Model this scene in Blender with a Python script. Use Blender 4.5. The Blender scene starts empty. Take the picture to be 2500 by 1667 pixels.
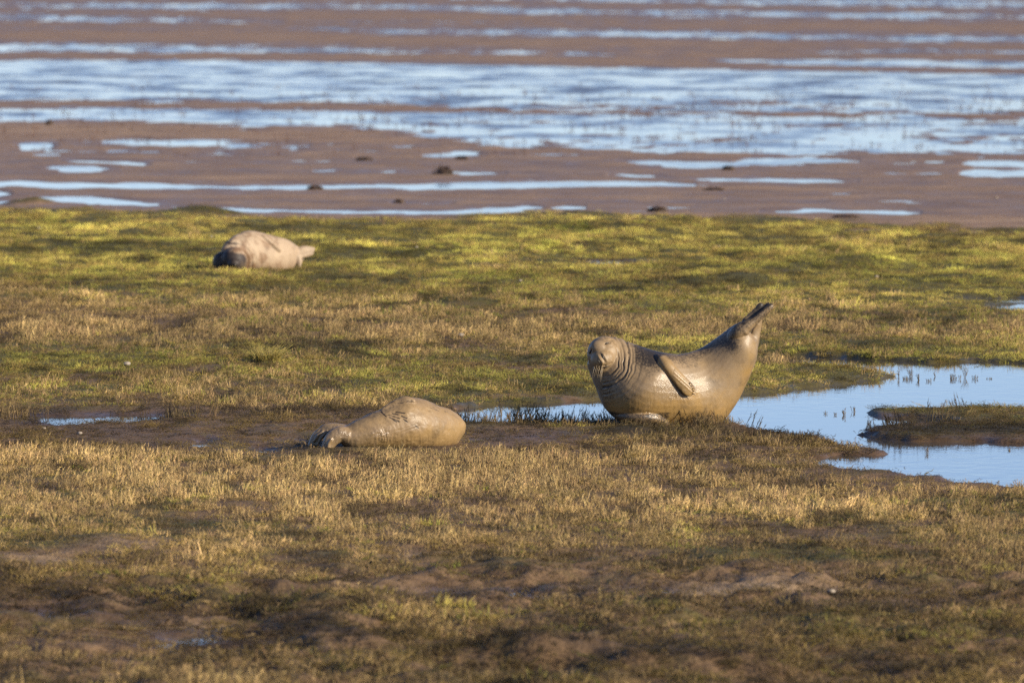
import bpy, math, random
import numpy as np
from mathutils import Vector
from mathutils.bvhtree import BVHTree

random.seed(7)
rng = np.random.default_rng(11)
scene = bpy.context.scene
C = scene.collection

# ------------------------------------------------------------------ camera, sky, sun, exposure
F = 20833.0                 # focal length in pixels of a 2500 px wide frame (300 mm on 36 mm)
H = 4.02                    # camera height over the marsh
PITCH = math.atan(1083.5 / F)
cam = bpy.data.cameras.new('camera')
cam.lens = 300.0
cam.sensor_width = 36.0
cam.clip_start = 1.0
cam.clip_end = 20000.0
cam.dof.use_dof = True
cam.dof.focus_distance = 64.6
cam.dof.aperture_fstop = 4.5
cam.dof.aperture_blades = 9
co = bpy.data.objects.new('camera', cam)
co.location = (0, 0, H)
co.rotation_euler = (math.pi / 2 - PITCH, 0, 0)
C.objects.link(co)
scene.camera = co

SUN_AZ = math.radians(60)   # to the right of the direction back to the camera
SUN_EL = math.radians(21)
to_sun = Vector((math.sin(SUN_AZ) * math.cos(SUN_EL), -math.cos(SUN_AZ) * math.cos(SUN_EL), math.sin(SUN_EL)))
sd = bpy.data.lights.new('sun', 'SUN')
sd.energy = 5.0
sd.angle = math.radians(0.53)
sd.color = (1.0, 0.87, 0.67)
so = bpy.data.objects.new('sun', sd)
so.rotation_euler = to_sun.to_track_quat('Z', 'Y').to_euler()
so.location = (20, 0, 30)
C.objects.link(so)

world = bpy.data.worlds.new('World')
scene.world = world
world.use_nodes = True
wn = world.node_tree
wn.nodes.clear()
sky = wn.nodes.new('ShaderNodeTexSky')
sky.sky_type = 'NISHITA'
sky.sun_disc = False
sky.sun_elevation = SUN_EL
sky.sun_rotation = math.atan2(to_sun.x, to_sun.y)
sky.air_density = 0.7
sky.dust_density = 0.15
sky.ozone_density = 3.5
bg = wn.nodes.new('ShaderNodeBackground')
bg.inputs['Strength'].default_value = 0.098
wo = wn.nodes.new('ShaderNodeOutputWorld')
tint = wn.nodes.new('ShaderNodeMix')
tint.data_type = 'RGBA'
tint.blend_type = 'MULTIPLY'
tint.inputs[0].default_value = 1.0
tint.inputs[7].default_value = (1.05, .99, 1.11, 1)     # the clear winter sky is a touch more violet than the model's
wn.links.new(sky.outputs[0], tint.inputs[6])
wn.links.new(tint.outputs[2], bg.inputs[0])
wn.links.new(bg.outputs[0], wo.inputs[0])

scene.view_settings.view_transform = 'Standard'
scene.view_settings.look = 'None'
scene.view_settings.exposure = 0.65
scene.view_settings.gamma = 1.0
scene.view_settings.use_curve_mapping = False
scene.render.engine = 'CYCLES'
scene.cycles.use_denoising = False
scene.cycles.sample_clamp_direct = 9.0
scene.cycles.sample_clamp_indirect = 4.0
scene.cycles.max_bounces = 6
scene.cycles.diffuse_bounces = 3
scene.cycles.glossy_bounces = 3
scene.cycles.caustics_reflective = False
scene.cycles.caustics_refractive = False

# ------------------------------------------------------------------ maths helpers
cp, sp = math.cos(PITCH), math.sin(PITCH)
W = -0.03                   # water level


def to_ground(px, py, z=0.0):
    u = (np.asarray(px, float) - 1250.0) / F
    v = (833.5 - np.asarray(py, float)) / F
    dz = -sp + v * cp
    t = (z - H) / dz
    return u * t, (cp + v * sp) * t


def to_pix(X, Y, z=0.0):
    d = Y * cp + (H - z) * sp
    return 1250.0 + F * X / d, 833.5 - F * (Y * sp - (H - z) * cp) / d


_lat = np.random.default_rng(5).random((256, 256)).astype(np.float32)


def vnoise(x, y):
    xi = np.floor(x).astype(np.int64)
    yi = np.floor(y).astype(np.int64)
    fx = (x - xi).astype(np.float32)
    fy = (y - yi).astype(np.float32)
    fx = fx * fx * fx * (fx * (fx * 6 - 15) + 10)
    fy = fy * fy * fy * (fy * (fy * 6 - 15) + 10)
    a = _lat[xi & 255, yi & 255]
    b = _lat[(xi + 1) & 255, yi & 255]
    c = _lat[xi & 255, (yi + 1) & 255]
    d = _lat[(xi + 1) & 255, (yi + 1) & 255]
    return (a * (1 - fx) + b * fx) * (1 - fy) + (c * (1 - fx) + d * fx) * fy


def fbm(x, y, octv=4, seed=0, gain=0.5):
    s = 0.0
    a = 1.0
    t = 0.0
    for k in range(octv):
        ang = 0.7 * k + seed
        cx, sx = math.cos(ang), math.sin(ang)
        s = s + a * (vnoise((x * cx - y * sx) * 2 ** k + 17.3 * seed + 5 * k, (x * sx + y * cx) * 2 ** k + 9.1 * seed + 31 * k) - 0.5)
        t += a
        a *= gain
    return s / t * 2.0      # about -1 .. 1


def noise3(p, f, seed=0):
    x, y, z = p[:, 0] * f, p[:, 1] * f, p[:, 2] * f
    return (fbm(x + 3.1 * seed, y + z * 0.71 + 1.7, 3, seed) + fbm(z - 5.3 * seed, x * 0.63 + y * 0.77, 3, seed + 2)) * 0.7


def sstep(a, b, x):
    t = np.clip((x - a) / (b - a), 0, 1)
    return t * t * (3 - 2 * t)


def poly_sdf(poly_pix, X, Y, zl=W):
    """signed distance (metres, negative inside) from ground points to a shore outline"""
    P = np.array(poly_pix, float)
    gx, gy = to_ground(P[:, 0], P[:, 1], zl)
    n = len(gx)
    best = np.full(X.shape, 1e9)
    inside = np.zeros(X.shape, bool)
    m = (Y > gy.min() - 3) & (Y < gy.max() + 3) & (X > gx.min() - 3) & (X < gx.max() + 3)
    xs, ys = X[m], Y[m]
    b = np.full(xs.shape, 1e9)
    ins = np.zeros(xs.shape, bool)
    for i in range(n):
        x0, y0, x1, y1 = gx[i], gy[i], gx[(i + 1) % n], gy[(i + 1) % n]
        ex, ey = x1 - x0, y1 - y0
        t = np.clip(((xs - x0) * ex + (ys - y0) * ey) / (ex * ex + ey * ey + 1e-12), 0, 1)
        d = (xs - x0 - t * ex) ** 2 + (ys - y0 - t * ey) ** 2
        b = np.minimum(b, d)
        c = ((y0 > ys) != (y1 > ys)) & (xs < (x1 - x0) * (ys - y0) / (y1 - y0 + 1e-12) + x0)
        ins ^= c
    b = np.sqrt(b)
    best[m] = np.where(ins, -b, b)
    best[~m] = 3.0
    return best


# ------------------------------------------------------------------ layout of the marsh
POOL = [(1100, 1006), (1128, 998), (1170, 990), (1250, 987), (1360, 982), (1460, 978), (1600, 975), (1809, 966), (1870, 959), (2006, 945), (2074, 935),
        (2176, 920), (2125, 911), (2091, 900), (2040, 898), (1982, 893), (1940, 884), (1850, 872), (1972, 870), (2108, 877),
        (2176, 880), (2278, 886), (2380, 884), (2500, 888), (2900, 900), (2900, 1222), (2500, 1198), (2431, 1190),
        (2346, 1180), (2244, 1170), (2159, 1160), (2074, 1152), (2000, 1138), (1975, 1124), (2060, 1112), (2150, 1112), (2175, 1106), (2125, 1097), (2040, 1086),
        (1989, 1076), (1904, 1062), (1836, 1054), (1770, 1044), (1700, 1026), (1600, 1022), (1509, 1030), (1433, 1036), (1330, 1038), (1229, 1037),
        (1137, 1040), (1106, 1018)]
ISLAND = [(2108, 1010), (2142, 1003), (2210, 1002), (2312, 1002), (2380, 1000), (2500, 1000), (2900, 1000), (2900, 1092), (2500, 1084),
          (2380, 1078), (2244, 1078), (2142, 1071), (2092, 1062), (2118, 1050), (2176, 1041), (2261, 1037), (2329, 1032),
          (2278, 1025), (2193, 1022), (2125, 1018)]
PUDDLE = [(80, 1016), (150, 1017), (268, 1015), (370, 1014), (405, 1020), (335, 1027), (268, 1034), (199, 1037), (140, 1040), (95, 1030)]
# small pools: centre x, centre y, half width, half height (photo pixels on the ground), how deep
PONDS = [(495, 1081, 24, 6), (2450, 735, 90, 6), (2500, 754, 70, 9), (1500, 641, 55, 4), (1936, 672, 26, 3), (1120, 1012, 22, 3),
         (470, 1556, 60, 8), (400, 1572, 34, 4), (140, 1496, 22, 4),
         (1590, 1439, 38, 5), (1050, 1448, 34, 6), (728, 1080, 14, 3), (2330, 716, 30, 2.5), (640, 1100, 22, 3), (1260, 1448, 18, 4)]
# hummocks and hollows: centre x, centre y, half width, half height, metres
LUMPS = [(1280, 1625, 260, 11, 0.17), (1600, 1655, 160, 10, 0.11), (720, 1548, 110, 12, 0.16), (900, 1600, 90, 10, 0.11), (1850, 1650, 120, 10, .05), (60, 1490, 120, 14, 0.04),
         (1500, 1412, 200, 10, 0.03), (1950, 1404, 200, 12, 0.045), (1800, 1452, 260, 9, -0.05), (300, 1340, 170, 10, 0.04), (180, 1378, 150, 10, -0.04),
         (1100, 1340, 160, 9, 0.03), (700, 1452, 240, 9, 0.03), (1000, 1590, 200, 9, -0.03), (660, 1568, 120, 8, -0.04),
         (2300, 1480, 160, 10, 0.04), (1800, 1052, 90, 7, 0.05), (1980, 1084, 90, 6, 0.035), (1550, 1072, 80, 5, 0.045), (650, 880, 110, 8, 0.05),
         (560, 875, 50, 5, 0.04), (1500, 560, 120, 4, 0.10), (1660, 552, 60, 3, 0.10), (1250, 573, 90, 4, 0.08), (120, 506, 90, 5, 0.10), (500, 527, 90, 3, 0.08),
         (1640, 640, 90, 4, 0.10), (2100, 655, 170, 5, 0.12), (1990, 680, 90, 4, 0.08), (2150, 745, 190, 6, 0.11), (2380, 690, 120, 5, 0.10), (1330, 620, 110, 4, 0.08),
         (1150, 755, 120, 5, 0.07), (1400, 770, 110, 5, 0.08), (2240, 1064, 150, 8, 0.01), (2420, 1060, 150, 9, 0.01), (2430, 1010, 100, 7, 0.02), (2460, 780, 120, 5, 0.05)]

PYR = [500, 530, 570, 620, 670, 720, 770, 820, 870, 920, 970, 1020, 1070, 1120, 1200, 1300, 1400, 1500, 1600, 1667]
PXC = [0, 625, 1250, 1875, 2500]
GREEN = np.array([
    [.35, .25, .30, .35, .10], [.55, .40, .50, .50, .15], [.80, .75, .80, .75, .50], [.80, .85, .80, .80, .80], [.68, .80, .70, .78, .90],
    [.48, .60, .62, .78, .85], [.16, .28, .42, .66, .68], [.10, .12, .25, .35, .45], [.60, .50, .40, .75, .65], [.40, .40, .62, .75, .6],
    [.42, .30, .80, .70, .40], [.15, .10, .25, .25, .40], [.05, .05, .08, .10, .15], [.08, .08, .08, .10, .10], [.28, .20, .20, .30, .20],
    [.32, .28, .28, .34, .28], [.18, .20, .28, .22, .22], [.14, .14, .25, .20, .20], [.16, .18, .20, .2, .25], [.2, .2, .2, .15, .15]])
STEM = np.array([
    [0, 0, 0, 0, 0], [0, 0, 0, 0, 0], [0, 0, 0, 0, 0], [.05, 0, .05, .02, 0], [.0, .0, .05, .0, 0],
    [.15, .08, .12, .05, .08], [.8, .7, .5, .18, .3], [1, 1, .75, .5, .55], [.25, .25, .35, .10, .1], [.12, .15, .12, .1, .1],
    [.35, .5, .12, .15, .1], [.3, .45, .5, .35, .2], [.18, .2, .3, .45, .4], [.8, .8, 1, .8, .8], [.8, .95, .95, .8, .85],
    [.6, .75, .75, .65, .7], [.3, .4, .5, .5, .5], [.1, .3, .5, .5, .4], [.5, .5, .3, .25, .3], [.8, .7, .3, .25, .3]])
BARE = np.array([
    [.75, .85, .78, .8, .98], [.5, .62, .55, .55, .9], [.15, .2, .15, .22, .5], [.05, .05, .1, .1, .1], [.1, .05, .15, .1, .05],
    [.15, .1, .1, .05, .05], [.15, .1, .1, .05, .05], [.1, .1, .1, .05, .05], [.05, .1, .15, .1, .1], [.15, .1, .15, .1, .1],
    [.2, .2, .1, .15, .2], [.4, .4, .35, .3, .3], [.55, .6, .6, .4, .4], [.3, .25, .1, .25, .25], [.1, .05, .05, .1, .1],
    [.15, .1, .1, .1, .1], [.3, .2, .15, .2, .15], [.4, .15, .1, .15, .15], [.25, .2, .3, .3, .3], [.1, .1, .25, .4, .4]])


def table(T, px, py):
    c = np.clip((px - PXC[0]) / 625.0, 0, 3.999)
    ci = c.astype(int)
    cf = c - ci
    r = np.interp(py, PYR, np.arange(len(PYR)))
    r = np.clip(r, 0, len(PYR) - 1.001)
    ri = r.astype(int)
    rf = r - ri
    return (T[ri, ci] * (1 - cf) + T[ri, ci + 1] * cf) * (1 - rf) + (T[ri + 1, ci] * (1 - cf) + T[ri + 1, ci + 1] * cf) * rf


# patches: cx, cy, rx, ry, green, stem, bare, dark (mud and painted shade of hollows), yellow
PATCH = [
    (590, 800, 90, 8, .35, -.4, 0, 0, -.6), (780, 806, 50, 7, .3, -.3, 0, 0, -.5), (640, 872, 55, 17, .3, -.7, -.2, -.2, 1.0), (590, 868, 40, 16, -.2, -.2, 0, .8, 0),
    (760, 862, 90, 14, 0, .1, 0, .6, 0), (130, 905, 90, 18, .3, -.3, 0, 0, .3), (200, 880, 240, 16, .25, -.2, 0, 0, .1), (250, 790, 200, 8, 0, 0, .3, .5, 0),
    (450, 800, 40, 8, 0, 0, 0, .9, 0), (350, 925, 160, 8, -.3, 0, .3, .3, 0), (1170, 905, 120, 9, -.4, 0, .4, 0, 0), (1300, 905, 90, 6, -.4, 0, .6, -.2, 0),
    (1440, 970, 50, 10, .5, 0, 0, 0, .8), (1250, 975, 140, 8, -.5, 0, .8, .1, 0), (1380, 978, 50, 5, -.5, 0, .6, .2, 0), (1100, 960, 90, 14, .3, -.1, 0, 0, .4), (1950, 940, 80, 10, .4, 0, 0, -.1, .2),
    (1860, 890, 90, 10, -.5, .8, 0, 0, 0), (2060, 912, 90, 9, -.3, 0, 0, .3, .2), (1700, 868, 60, 5, 0, 0, 0, .9, 0), (1580, 845, 110, 18, .4, -.3, 0, 0, .3),
    (700, 600, 200, 25, .1, 0, 0, 0, .3), (1700, 575, 240, 12, .2, 0, -.2, 0, .5), (1420, 565, 130, 10, .2, 0, -.3, .1, -.3), (860, 530, 160, 5, .5, 0, -.4, .1, -.3),
    (560, 527, 60, 3, .5, 0, -.5, .6, -.3), (480, 527, 60, 4, .4, 0, -.4, .2, -.2), (130, 510, 110, 8, .1, 0, -.3, .2, 0), (130, 550, 100, 6, .5, 0, -.4, .1, -.3), (1000, 530, 60, 3, .3, 0, -.3, 0, 0),
    (1650, 630, 160, 6, -.3, 0, .4, 0, 0), (1480, 640, 90, 6, -.4, 0, .8, 0, 0), (1560, 690, 130, 7, -.3, 0, .2, -.1, .3), (2050, 770, 200, 9, -.3, .5, 0, 0, 0),
    (1900, 800, 200, 14, -.3, .6, 0, 0, 0), (1500, 800, 130, 9, -.2, .6, 0, 0, 0), (1380, 785, 60, 7, .2, 0, 0, .4, .2), (2100, 850, 120, 10, .35, -.2, 0, .2, -.2), (2320, 850, 120, 10, .1, -.1, 0, .1, 0), (2040, 665, 80, 7, .3, 0, 0, .6, -.3),
    (2140, 745, 180, 8, .2, 0, 0, 0, .5), (2450, 765, 90, 7, .2, 0, 0, .4, 0), (1240, 750, 140, 8, .1, 0, 0, .35, .2), (500, 615, 60, 8, -.5, 0, 0, .5, 0), (340, 655, 60, 5, 0, 0, 0, .9, 0),
    (60, 710, 90, 12, -.5, .3, .2, 0, 0), (200, 640, 200, 12, .2, 0, 0, 0, .4), (900, 1000, 90, 9, -.1, .3, 0, .2, 0), (650, 1015, 200, 12, -.3, .4, -.2, .4, 0), (50, 1020, 110, 14, 0, .5, -.2, .3, 0),
    (1230, 1078, 190, 14, -.3, -.5, 1.1, .1, 0), (300, 1070, 200, 18, -.1, -.2, .3, .2, 0), (780, 1105, 200, 5, 0, 0, .2, .9, 0), (1560, 1075, 90, 7, 0, 0, 0, .8, 0), (1650, 1065, 200, 9, .05, .4, -.1, .3, 0),
    (250, 1052, 260, 16, -.1, -.6, .1, .1, 0), (500, 1095, 200, 12, -.1, -.5, .1, .2, 0), (900, 1108, 240, 14, 0, -.5, .1, .3, 0), (1230, 1100, 190, 10, -.1, -.5, .5, .2, 0), (2400, 1060, 260, 30, .1, -.5, -.3, .45, 0), (450, 1580, 260, 26, -.1, -.4, .5, .1, 0), (220, 1520, 200, 16, -.1, -.4, .4, .1, 0), (1600, 1452, 120, 12, -.1, -.4, .4, 0, 0), (1060, 1462, 140, 12, -.1, -.4, .4, 0, 0),
    (1880, 1068, 230, 16, .1, .5, -.7, .2, 0), (1600, 1062, 140, 10, .1, .3, -.5, .1, 0), (1380, 1045, 260, 8, .1, .4, -.5, .1, 0), (2280, 1005, 200, 12, .35, -.3, -.1, .1, 0), (2150, 1000, 40, 8, .5, 0, 0, 0, .1), (2300, 1060, 200, 12, 0, .1, .1, .9, 0), (1900, 1065, 120, 9, 0, .4, 0, .5, 0), (1980, 1110, 120, 9, -.2, -.3, .7, .1, 0), (2250, 1160, 300, 8, -.1, .2, 0, .3, 0),
    (160, 1158, 60, 6, 0, -.2, 0, .9, 0), (260, 1160, 90, 5, 0, 0, 0, .5, 0), (750, 1150, 24, 10, .5, 0, 0, .5, -.2), (350, 1170, 200, 12, .1, 0, 0, 0, 0), (520, 1290, 60, 10, .35, -.2, 0, .7, -.3), (640, 1300, 60, 14, .3, 0, 0, 0, .2),
    (2100, 1235, 160, 8, .5, -.3, 0, .1, -.2), (1590, 1300, 60, 12, .1, -.2, 0, .7, 0), (1680, 1310, 70, 16, .4, 0, 0, 0, .3), (1900, 1305, 70, 10, 0, 0, 0, .7, 0), (1750, 1280, 70, 10, -.1, .1, 0, -.2, .3),
    (1150, 1365, 60, 8, 0, -.3, 0, .7, 0), (1030, 1360, 140, 10, -.3, -.4, .7, -.3, .2), (1220, 1405, 140, 10, .3, -.2, 0, .5, 0), (1850, 1430, 300, 12, -.4, -.6, .9, -.6, .4), (2200, 1412, 140, 10, 0, 0, 0, .5, 0),
    (150, 1340, 120, 10, 0, 0, .1, .6, 0), (100, 1365, 130, 9, -.3, -.3, .7, -.4, .2), (300, 1350, 130, 12, -.3, -.3, .6, -.4, .1), (300, 1440, 300, 14, 0, -.3, .1, .5, 0), (60, 1400, 120, 14, 0, 0, .2, .4, 0), (700, 1450, 200, 10, -.1, 0, .3, .4, 0), (200, 1510, 300, 20, -.3, -.5, .7, .3, 0),
    (480, 1520, 120, 14, -.3, 0, .5, -.3, .3), (660, 1510, 110, 22, 0, -.2, 0, .9, 0), (790, 1560, 120, 18, 0, 0, 0, .95, 0), (620, 1590, 140, 10, -.2, -.2, .5, .6, 0), (930, 1575, 90, 14, 0, 0, 0, .8, 0), (1300, 1610, 330, 22, -.1, -.3, .2, 1.0, 0),
    (1650, 1640, 180, 20, -.1, -.3, .4, .9, 0), (2200, 1625, 300, 16, -.2, -.4, .6, .4, 0), (2100, 1560, 300, 18, .2, 0, 0, .2, 0), (2420, 1530, 120, 22, .3, 0, 0, .4, 0), (1480, 1560, 200, 14, .05, 0, 0, .2, 0),
    (1500, 1490, 300, 18, -.2, .1, 0, -.2, .2), (970, 1500, 160, 14, -.1, .1, 0, -.1, .2), (2150, 1500, 160, 12, 0, 0, .2, .5, 0), (60, 1600, 200, 30, -.1, .5, -.3, -.2, .2), (300, 1630, 300, 30, 0, .4, -.3, 0, .1),
    (1150, 1130, 300, 16, -.05, .3, 0, -.3, .2), (1000, 1180, 500, 30, -.05, .2, 0, -.15, .1), (1000, 1450, 200, 9, -.2, -.3, .7, -.1, 0), (2000, 560, 300, 10, .1, 0, -.2, 0, .2)]

BANDS = [  # standing water on the flats: points (x, y, half thickness) in photo pixels
    [(1100, -6, 2), (1500, 0, 8), (2000, 6, 9), (2900, 14, 9)], [(-400, 10, 5), (400, 16, 7), (900, 17, 6), (1600, 33, 7), (2900, 46, 9)],
    [(-400, 38, 7), (0, 42, 8), (350, 50, 5), (700, 55, 0)], [(700, 72, 0), (1000, 77, 7), (1500, 83, 7), (2000, 92, 8), (2900, 102, 9)],
    [(-400, 113, 9), (0, 118, 10), (600, 122, 9), (1250, 129, 4), (1700, 145, 0), (1800, 150, 4), (2100, 154, 7), (2900, 164, 9)], [(1900, 124, 0), (2150, 126, 5), (2600, 130, 4)],
    [(-400, 190, 44), (0, 195, 48), (500, 198, 50), (900, 204, 50), (1250, 214, 53), (1800, 222, 50), (2500, 230, 47), (2900, 232, 46)],
    [(-400, 280, 12), (0, 280, 15), (300, 280, 16), (600, 288, 22), (900, 294, 22), (1250, 318, 44), (1700, 325, 46), (2100, 330, 46), (2500, 335, 46), (2900, 336, 44)],
    [(30, 357, 0), (60, 357, 7), (120, 357, 8), (145, 355, 0)], [(250, 348, 0), (400, 350, 4), (560, 353, 4), (720, 355, 6), (760, 355, 0)], [(260, 371, 0), (330, 371, 3), (390, 371, 0)],
    [(140, 395, 0), (220, 396, 4), (350, 402, 4), (370, 402, 0)], [(110, 410, 0), (170, 411, 8), (220, 412, 8), (290, 414, 0)], [(1030, 378, 0), (1080, 379, 7), (1150, 380, 8), (1190, 378, 0)],
    [(1500, 394, 0), (1580, 399, 7), (1700, 402, 8), (1790, 402, 3), (1830, 394, 8), (1940, 393, 8), (2060, 396, 3), (2100, 396, 0)], [(1480, 426, 0), (1700, 438, 3), (1960, 442, 5), (2100, 445, 0)],
    [(2350, 400, 0), (2380, 401, 6), (2600, 404, 7)], [(2340, 424, 0), (2380, 422, 9), (2450, 424, 6), (2700, 424, 7)], [(760, 418, 0), (900, 419, 3), (1200, 424, 3), (1240, 425, 0)],
    [(-400, 448, 6), (0, 450, 6), (300, 453, 5), (450, 456, 6), (700, 458, 7), (1000, 455, 7), (1300, 450, 8), (1550, 450, 5), (1700, 452, 0)],
    [(-100, 472, 8), (0, 473, 7), (30, 474, 0)], [(-200, 494, 8), (0, 494, 7), (60, 492, 0)],
    [(75, 482, 0), (110, 484, 6), (200, 487, 9), (330, 498, 8), (450, 507, 5), (600, 513, 4), (800, 516, 5), (1060, 521, 7), (1200, 516, 8), (1290, 510, 5), (1340, 508, 0)], [(950, 495, 0), (1050, 496, 3), (1110, 497, 0)],
    [(1850, 516, 0), (1950, 516, 3), (2200, 520, 3), (2250, 521, 0)], [(1330, 508, 0), (1380, 507, 4), (1430, 507, 0)]]


def layout(X, Y):
    """every field of the ground at world points"""
    px, py = to_pix(X, Y, W)
    r = {'px': px, 'py': py}
    wn1 = fbm(X / 0.9, Y / 0.9, 4, 1)
    wn2 = fbm(X / 0.30, Y / 0.30, 3, 2)
    wn3 = fbm(X / 2.6, Y / 2.6, 3, 3)
    wn4 = fbm(X / 0.10, Y / 0.10, 2, 4)
    g = table(GREEN, px, py)
    s = table(STEM, px, py)
    b = table(BARE, px, py)
    d = np.zeros_like(g)
    ye = np.zeros_like(g)
    jx = px + 26 * wn1 + 10 * wn2
    jy = py + 5 * wn1 + 2.5 * wn2
    for (cx, cy, rx, ry, pg, ps, pb, pd, pyy) in PATCH:
        q = np.exp(-((jx - cx) / rx) ** 2 - ((jy - cy) / ry) ** 2)
        g = g + pg * q
        s = s + ps * q
        b = b + pb * q
        d = d + pd * q
        ye = ye + pyy * q
    g = g + 0.40 * wn1 + 0.26 * wn2 + 0.30 * wn3
    s = s + 0.22 * wn3 + 0.25 * wn1
    b = b + 0.35 * wn1 + 0.25 * wn2 + .25 * wn3 - .05 * sstep(1150, 1420, py) + .45 * (wn1 + wn2) * sstep(625, 550, py)
    d = d + 0.22 * wn1 + 0.20 * wn2
    ye = ye + 0.5 * wn3
    # relief
    edge_y = np.interp(px, [-400, 0, 90, 250, 450, 800, 1063, 1300, 1700, 2100, 2500, 2900], [500, 504, 501, 513, 521, 527, 532, 523, 530, 540, 555, 560])
    flat = sstep(9, -9, py - edge_y - 6 + 20 * wn1 + 12 * wn3 + 8 * fbm(X / .5, Y / 2.0, 2, 51))  # 1 on the tidal flats
    hum = sstep(850, 620, py) * sstep(-4, 45, py - edge_y)
    near = sstep(1300, 1450, py)
    z = 0.016 * wn1 + 0.012 * wn2 + 0.018 * wn3 + (0.004 + .010 * near) * wn4
    z = z + hum * (0.09 * fbm(X / 1.3, Y / 2.4, 3, 6) + 0.03 * wn1) + near * (0.09 * fbm(X / 0.45, Y / 1.0, 4, 7) + 0.035 * wn2)
    for (cx, cy, rx, ry, dz) in LUMPS:
        z = z + dz * np.exp(-((jx - cx) / rx) ** 2 - ((jy - cy) / ry) ** 2)
    z = np.maximum(z, W + 0.008 + 0.004 * wn2)
    sd = poly_sdf(POOL, X, Y)
    isl = poly_sdf(ISLAND, X, Y)
    sd = np.maximum(sd, -isl)
    sd2 = poly_sdf(PUDDLE, X, Y)
    for (cx, cy, rx, ry) in PONDS:
        if cy > 1000:                     # shallow basins: the water reaches further towards the camera
            cy, ry = cy + ry * 1.0, ry * 1.7
        gx, gy = to_ground(cx, cy, W)
        _, ga = to_ground(cx, cy - ry, W)
        ax, ay = rx * gy / F, abs(ga - gy)
        m = (np.abs(X - gx) < ax + 3.2) & (np.abs(Y - gy) < ay + 3.2)
        e = np.full(X.shape, 3.0)
        qq = np.sqrt(((X[m] - gx) / ax) ** 2 + ((Y[m] - gy) / ay) ** 2) + 1e-3
        e[m] = np.minimum(3.0, np.hypot(X[m] - gx, Y[m] - gy) * (1 - 1 / qq) + min(ax, ay) * (.8 * wn2[m] + .5 * wn1[m]))
        sd2 = np.minimum(sd2, e)
    shore = sd + 0.07 * wn1 + 0.09 * wn2 + 0.03 * wn4
    k = 0.55
    sh2 = np.minimum(sd2 + .04 * wn2, 3)
    rag = near * (.03 * np.clip(wn2, 0, 1) + .02 * np.clip(wn4, 0, 1)) * sstep(.05, .5, sh2)
    z = np.where(sh2 < 2.9, np.minimum(z, rag + W + np.where(sh2 < 0, sh2 * .2, .002 + sh2 * .10 + .016 * np.clip(wn2, 0, 1) * sstep(0, .3, sh2))), z)
    z = np.where(sd < 2.9, np.minimum(z + 0.0, W + np.clip(shore, -0.25, 9) * k), z)
    # tidal flats
    f = np.full(X.shape, 60.0)
    for pts in BANDS:
        P = np.array(pts, float)
        yc = np.interp(px, P[:, 0], P[:, 1])
        th = np.interp(px, P[:, 0], P[:, 2], left=P[0, 2] if P[0, 0] < -50 else 0, right=P[-1, 2] if P[-1, 0] > 2550 else 0)
        dist = np.abs(py - yc) - th
        dist = np.where(th <= 0.05, np.abs(py - yc) + 3, dist)
        f = np.minimum(f, dist)
    fl1 = fbm(X / 1.6, Y / 3.2, 3, 8)
    fl2 = fbm(X / 0.45, Y / 0.9, 3, 9)
    speck = sstep(215, 250, py) * sstep(392, 372, py) * sstep(-400, 1300, px + 300)
    big = sstep(150, 172, py) * sstep(262, 235, py)
    f = np.where(speck > .05, np.maximum(f, -8.0), f)
    f = f + (3.2 * fl1 + 2.0 * fl2) * (1 - big) + speck * (9.0 * fl1 + 9.0 * fl2 + 1.0) + big * 3.0 * fl2 + sstep(152, 140, py) * (8.0 * fl2 + 5.0 * fl1 + 4.0) + sstep(375, 390, py) * (1.8 * fl1 + 2.2 * fl2)
    wet = sstep(18, 1, f + 7 * fl1 + 3 * fl2)
    zf = W + 0.016 * np.tanh(f / 4.0) + 0.004 * np.clip(f / 20, 0, 1) * (1 + fl2) + 0.002 * fl2
    z = z * (1 - flat) + zf * flat
    r['flat'] = flat
    r['in'] = sstep(-6, 40, py - edge_y)
    shorewet = sstep(0.22, 0.02, shore) * (sd < 2.9)
    r['wet'] = np.clip(flat * (0.03 + 0.22 * sstep(160, 100, py) + 0.70 * wet + 0.35 * fl1) + (1 - flat) * (0.9 * shorewet + 0.5 * np.clip(b - 0.45, 0, 1) * (py > 1000)), 0, 1)
    r['shore'] = np.minimum(np.where(sd < 2.9, shore, 3.0), np.where(sh2 < 2.9, sh2, 3.0))
    r['basin'] = sh2
    shorewet = np.maximum(shorewet, sstep(.5, .02, sh2))
    r['wet'] = np.maximum(r['wet'], .9 * shorewet * (1 - flat))
    r['z'] = z
    r['green'] = np.clip(g, 0, 1)
    r['stem'] = np.clip(s, 0, 1.3)
    r['bare'] = np.clip(b, 0, 1)
    r['dark'] = np.clip(d, 0, 1)
    r['yellow'] = np.clip(ye + 0.30 + 0.2 * sstep(760, 640, py), 0, 1)
    sand = np.zeros_like(g)
    for (cx, cy, rx, ry, k_) in [(1850, 1440, 220, 16, 1.0), (1700, 1450, 200, 8, .6), (120, 1368, 120, 9, .8), (330, 1352, 110, 12, .7), (1030, 1366, 110, 10, .8), (980, 1450, 150, 9, .6), (480, 1535, 120, 10, .7), (1350, 975, 120, 5, .4)]:
        sand = sand + k_ * np.exp(-((jx - cx) / rx) ** 2 - ((jy - cy) / ry) ** 2)
    r['sand'] = np.clip(sand, 0, 1)
    r['wet'] = r['wet'] * (1 - r['sand'])
    r['speck'] = speck * flat
    r['n1'] = wn1
    return r


# ------------------------------------------------------------------ object helpers
def tag(o, label=None, cat=None, group=None, kind=None):
    if label: o['label'] = label
    if cat: o['category'] = cat
    if group: o['group'] = group
    if kind: o['kind'] = kind
    return o


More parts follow.
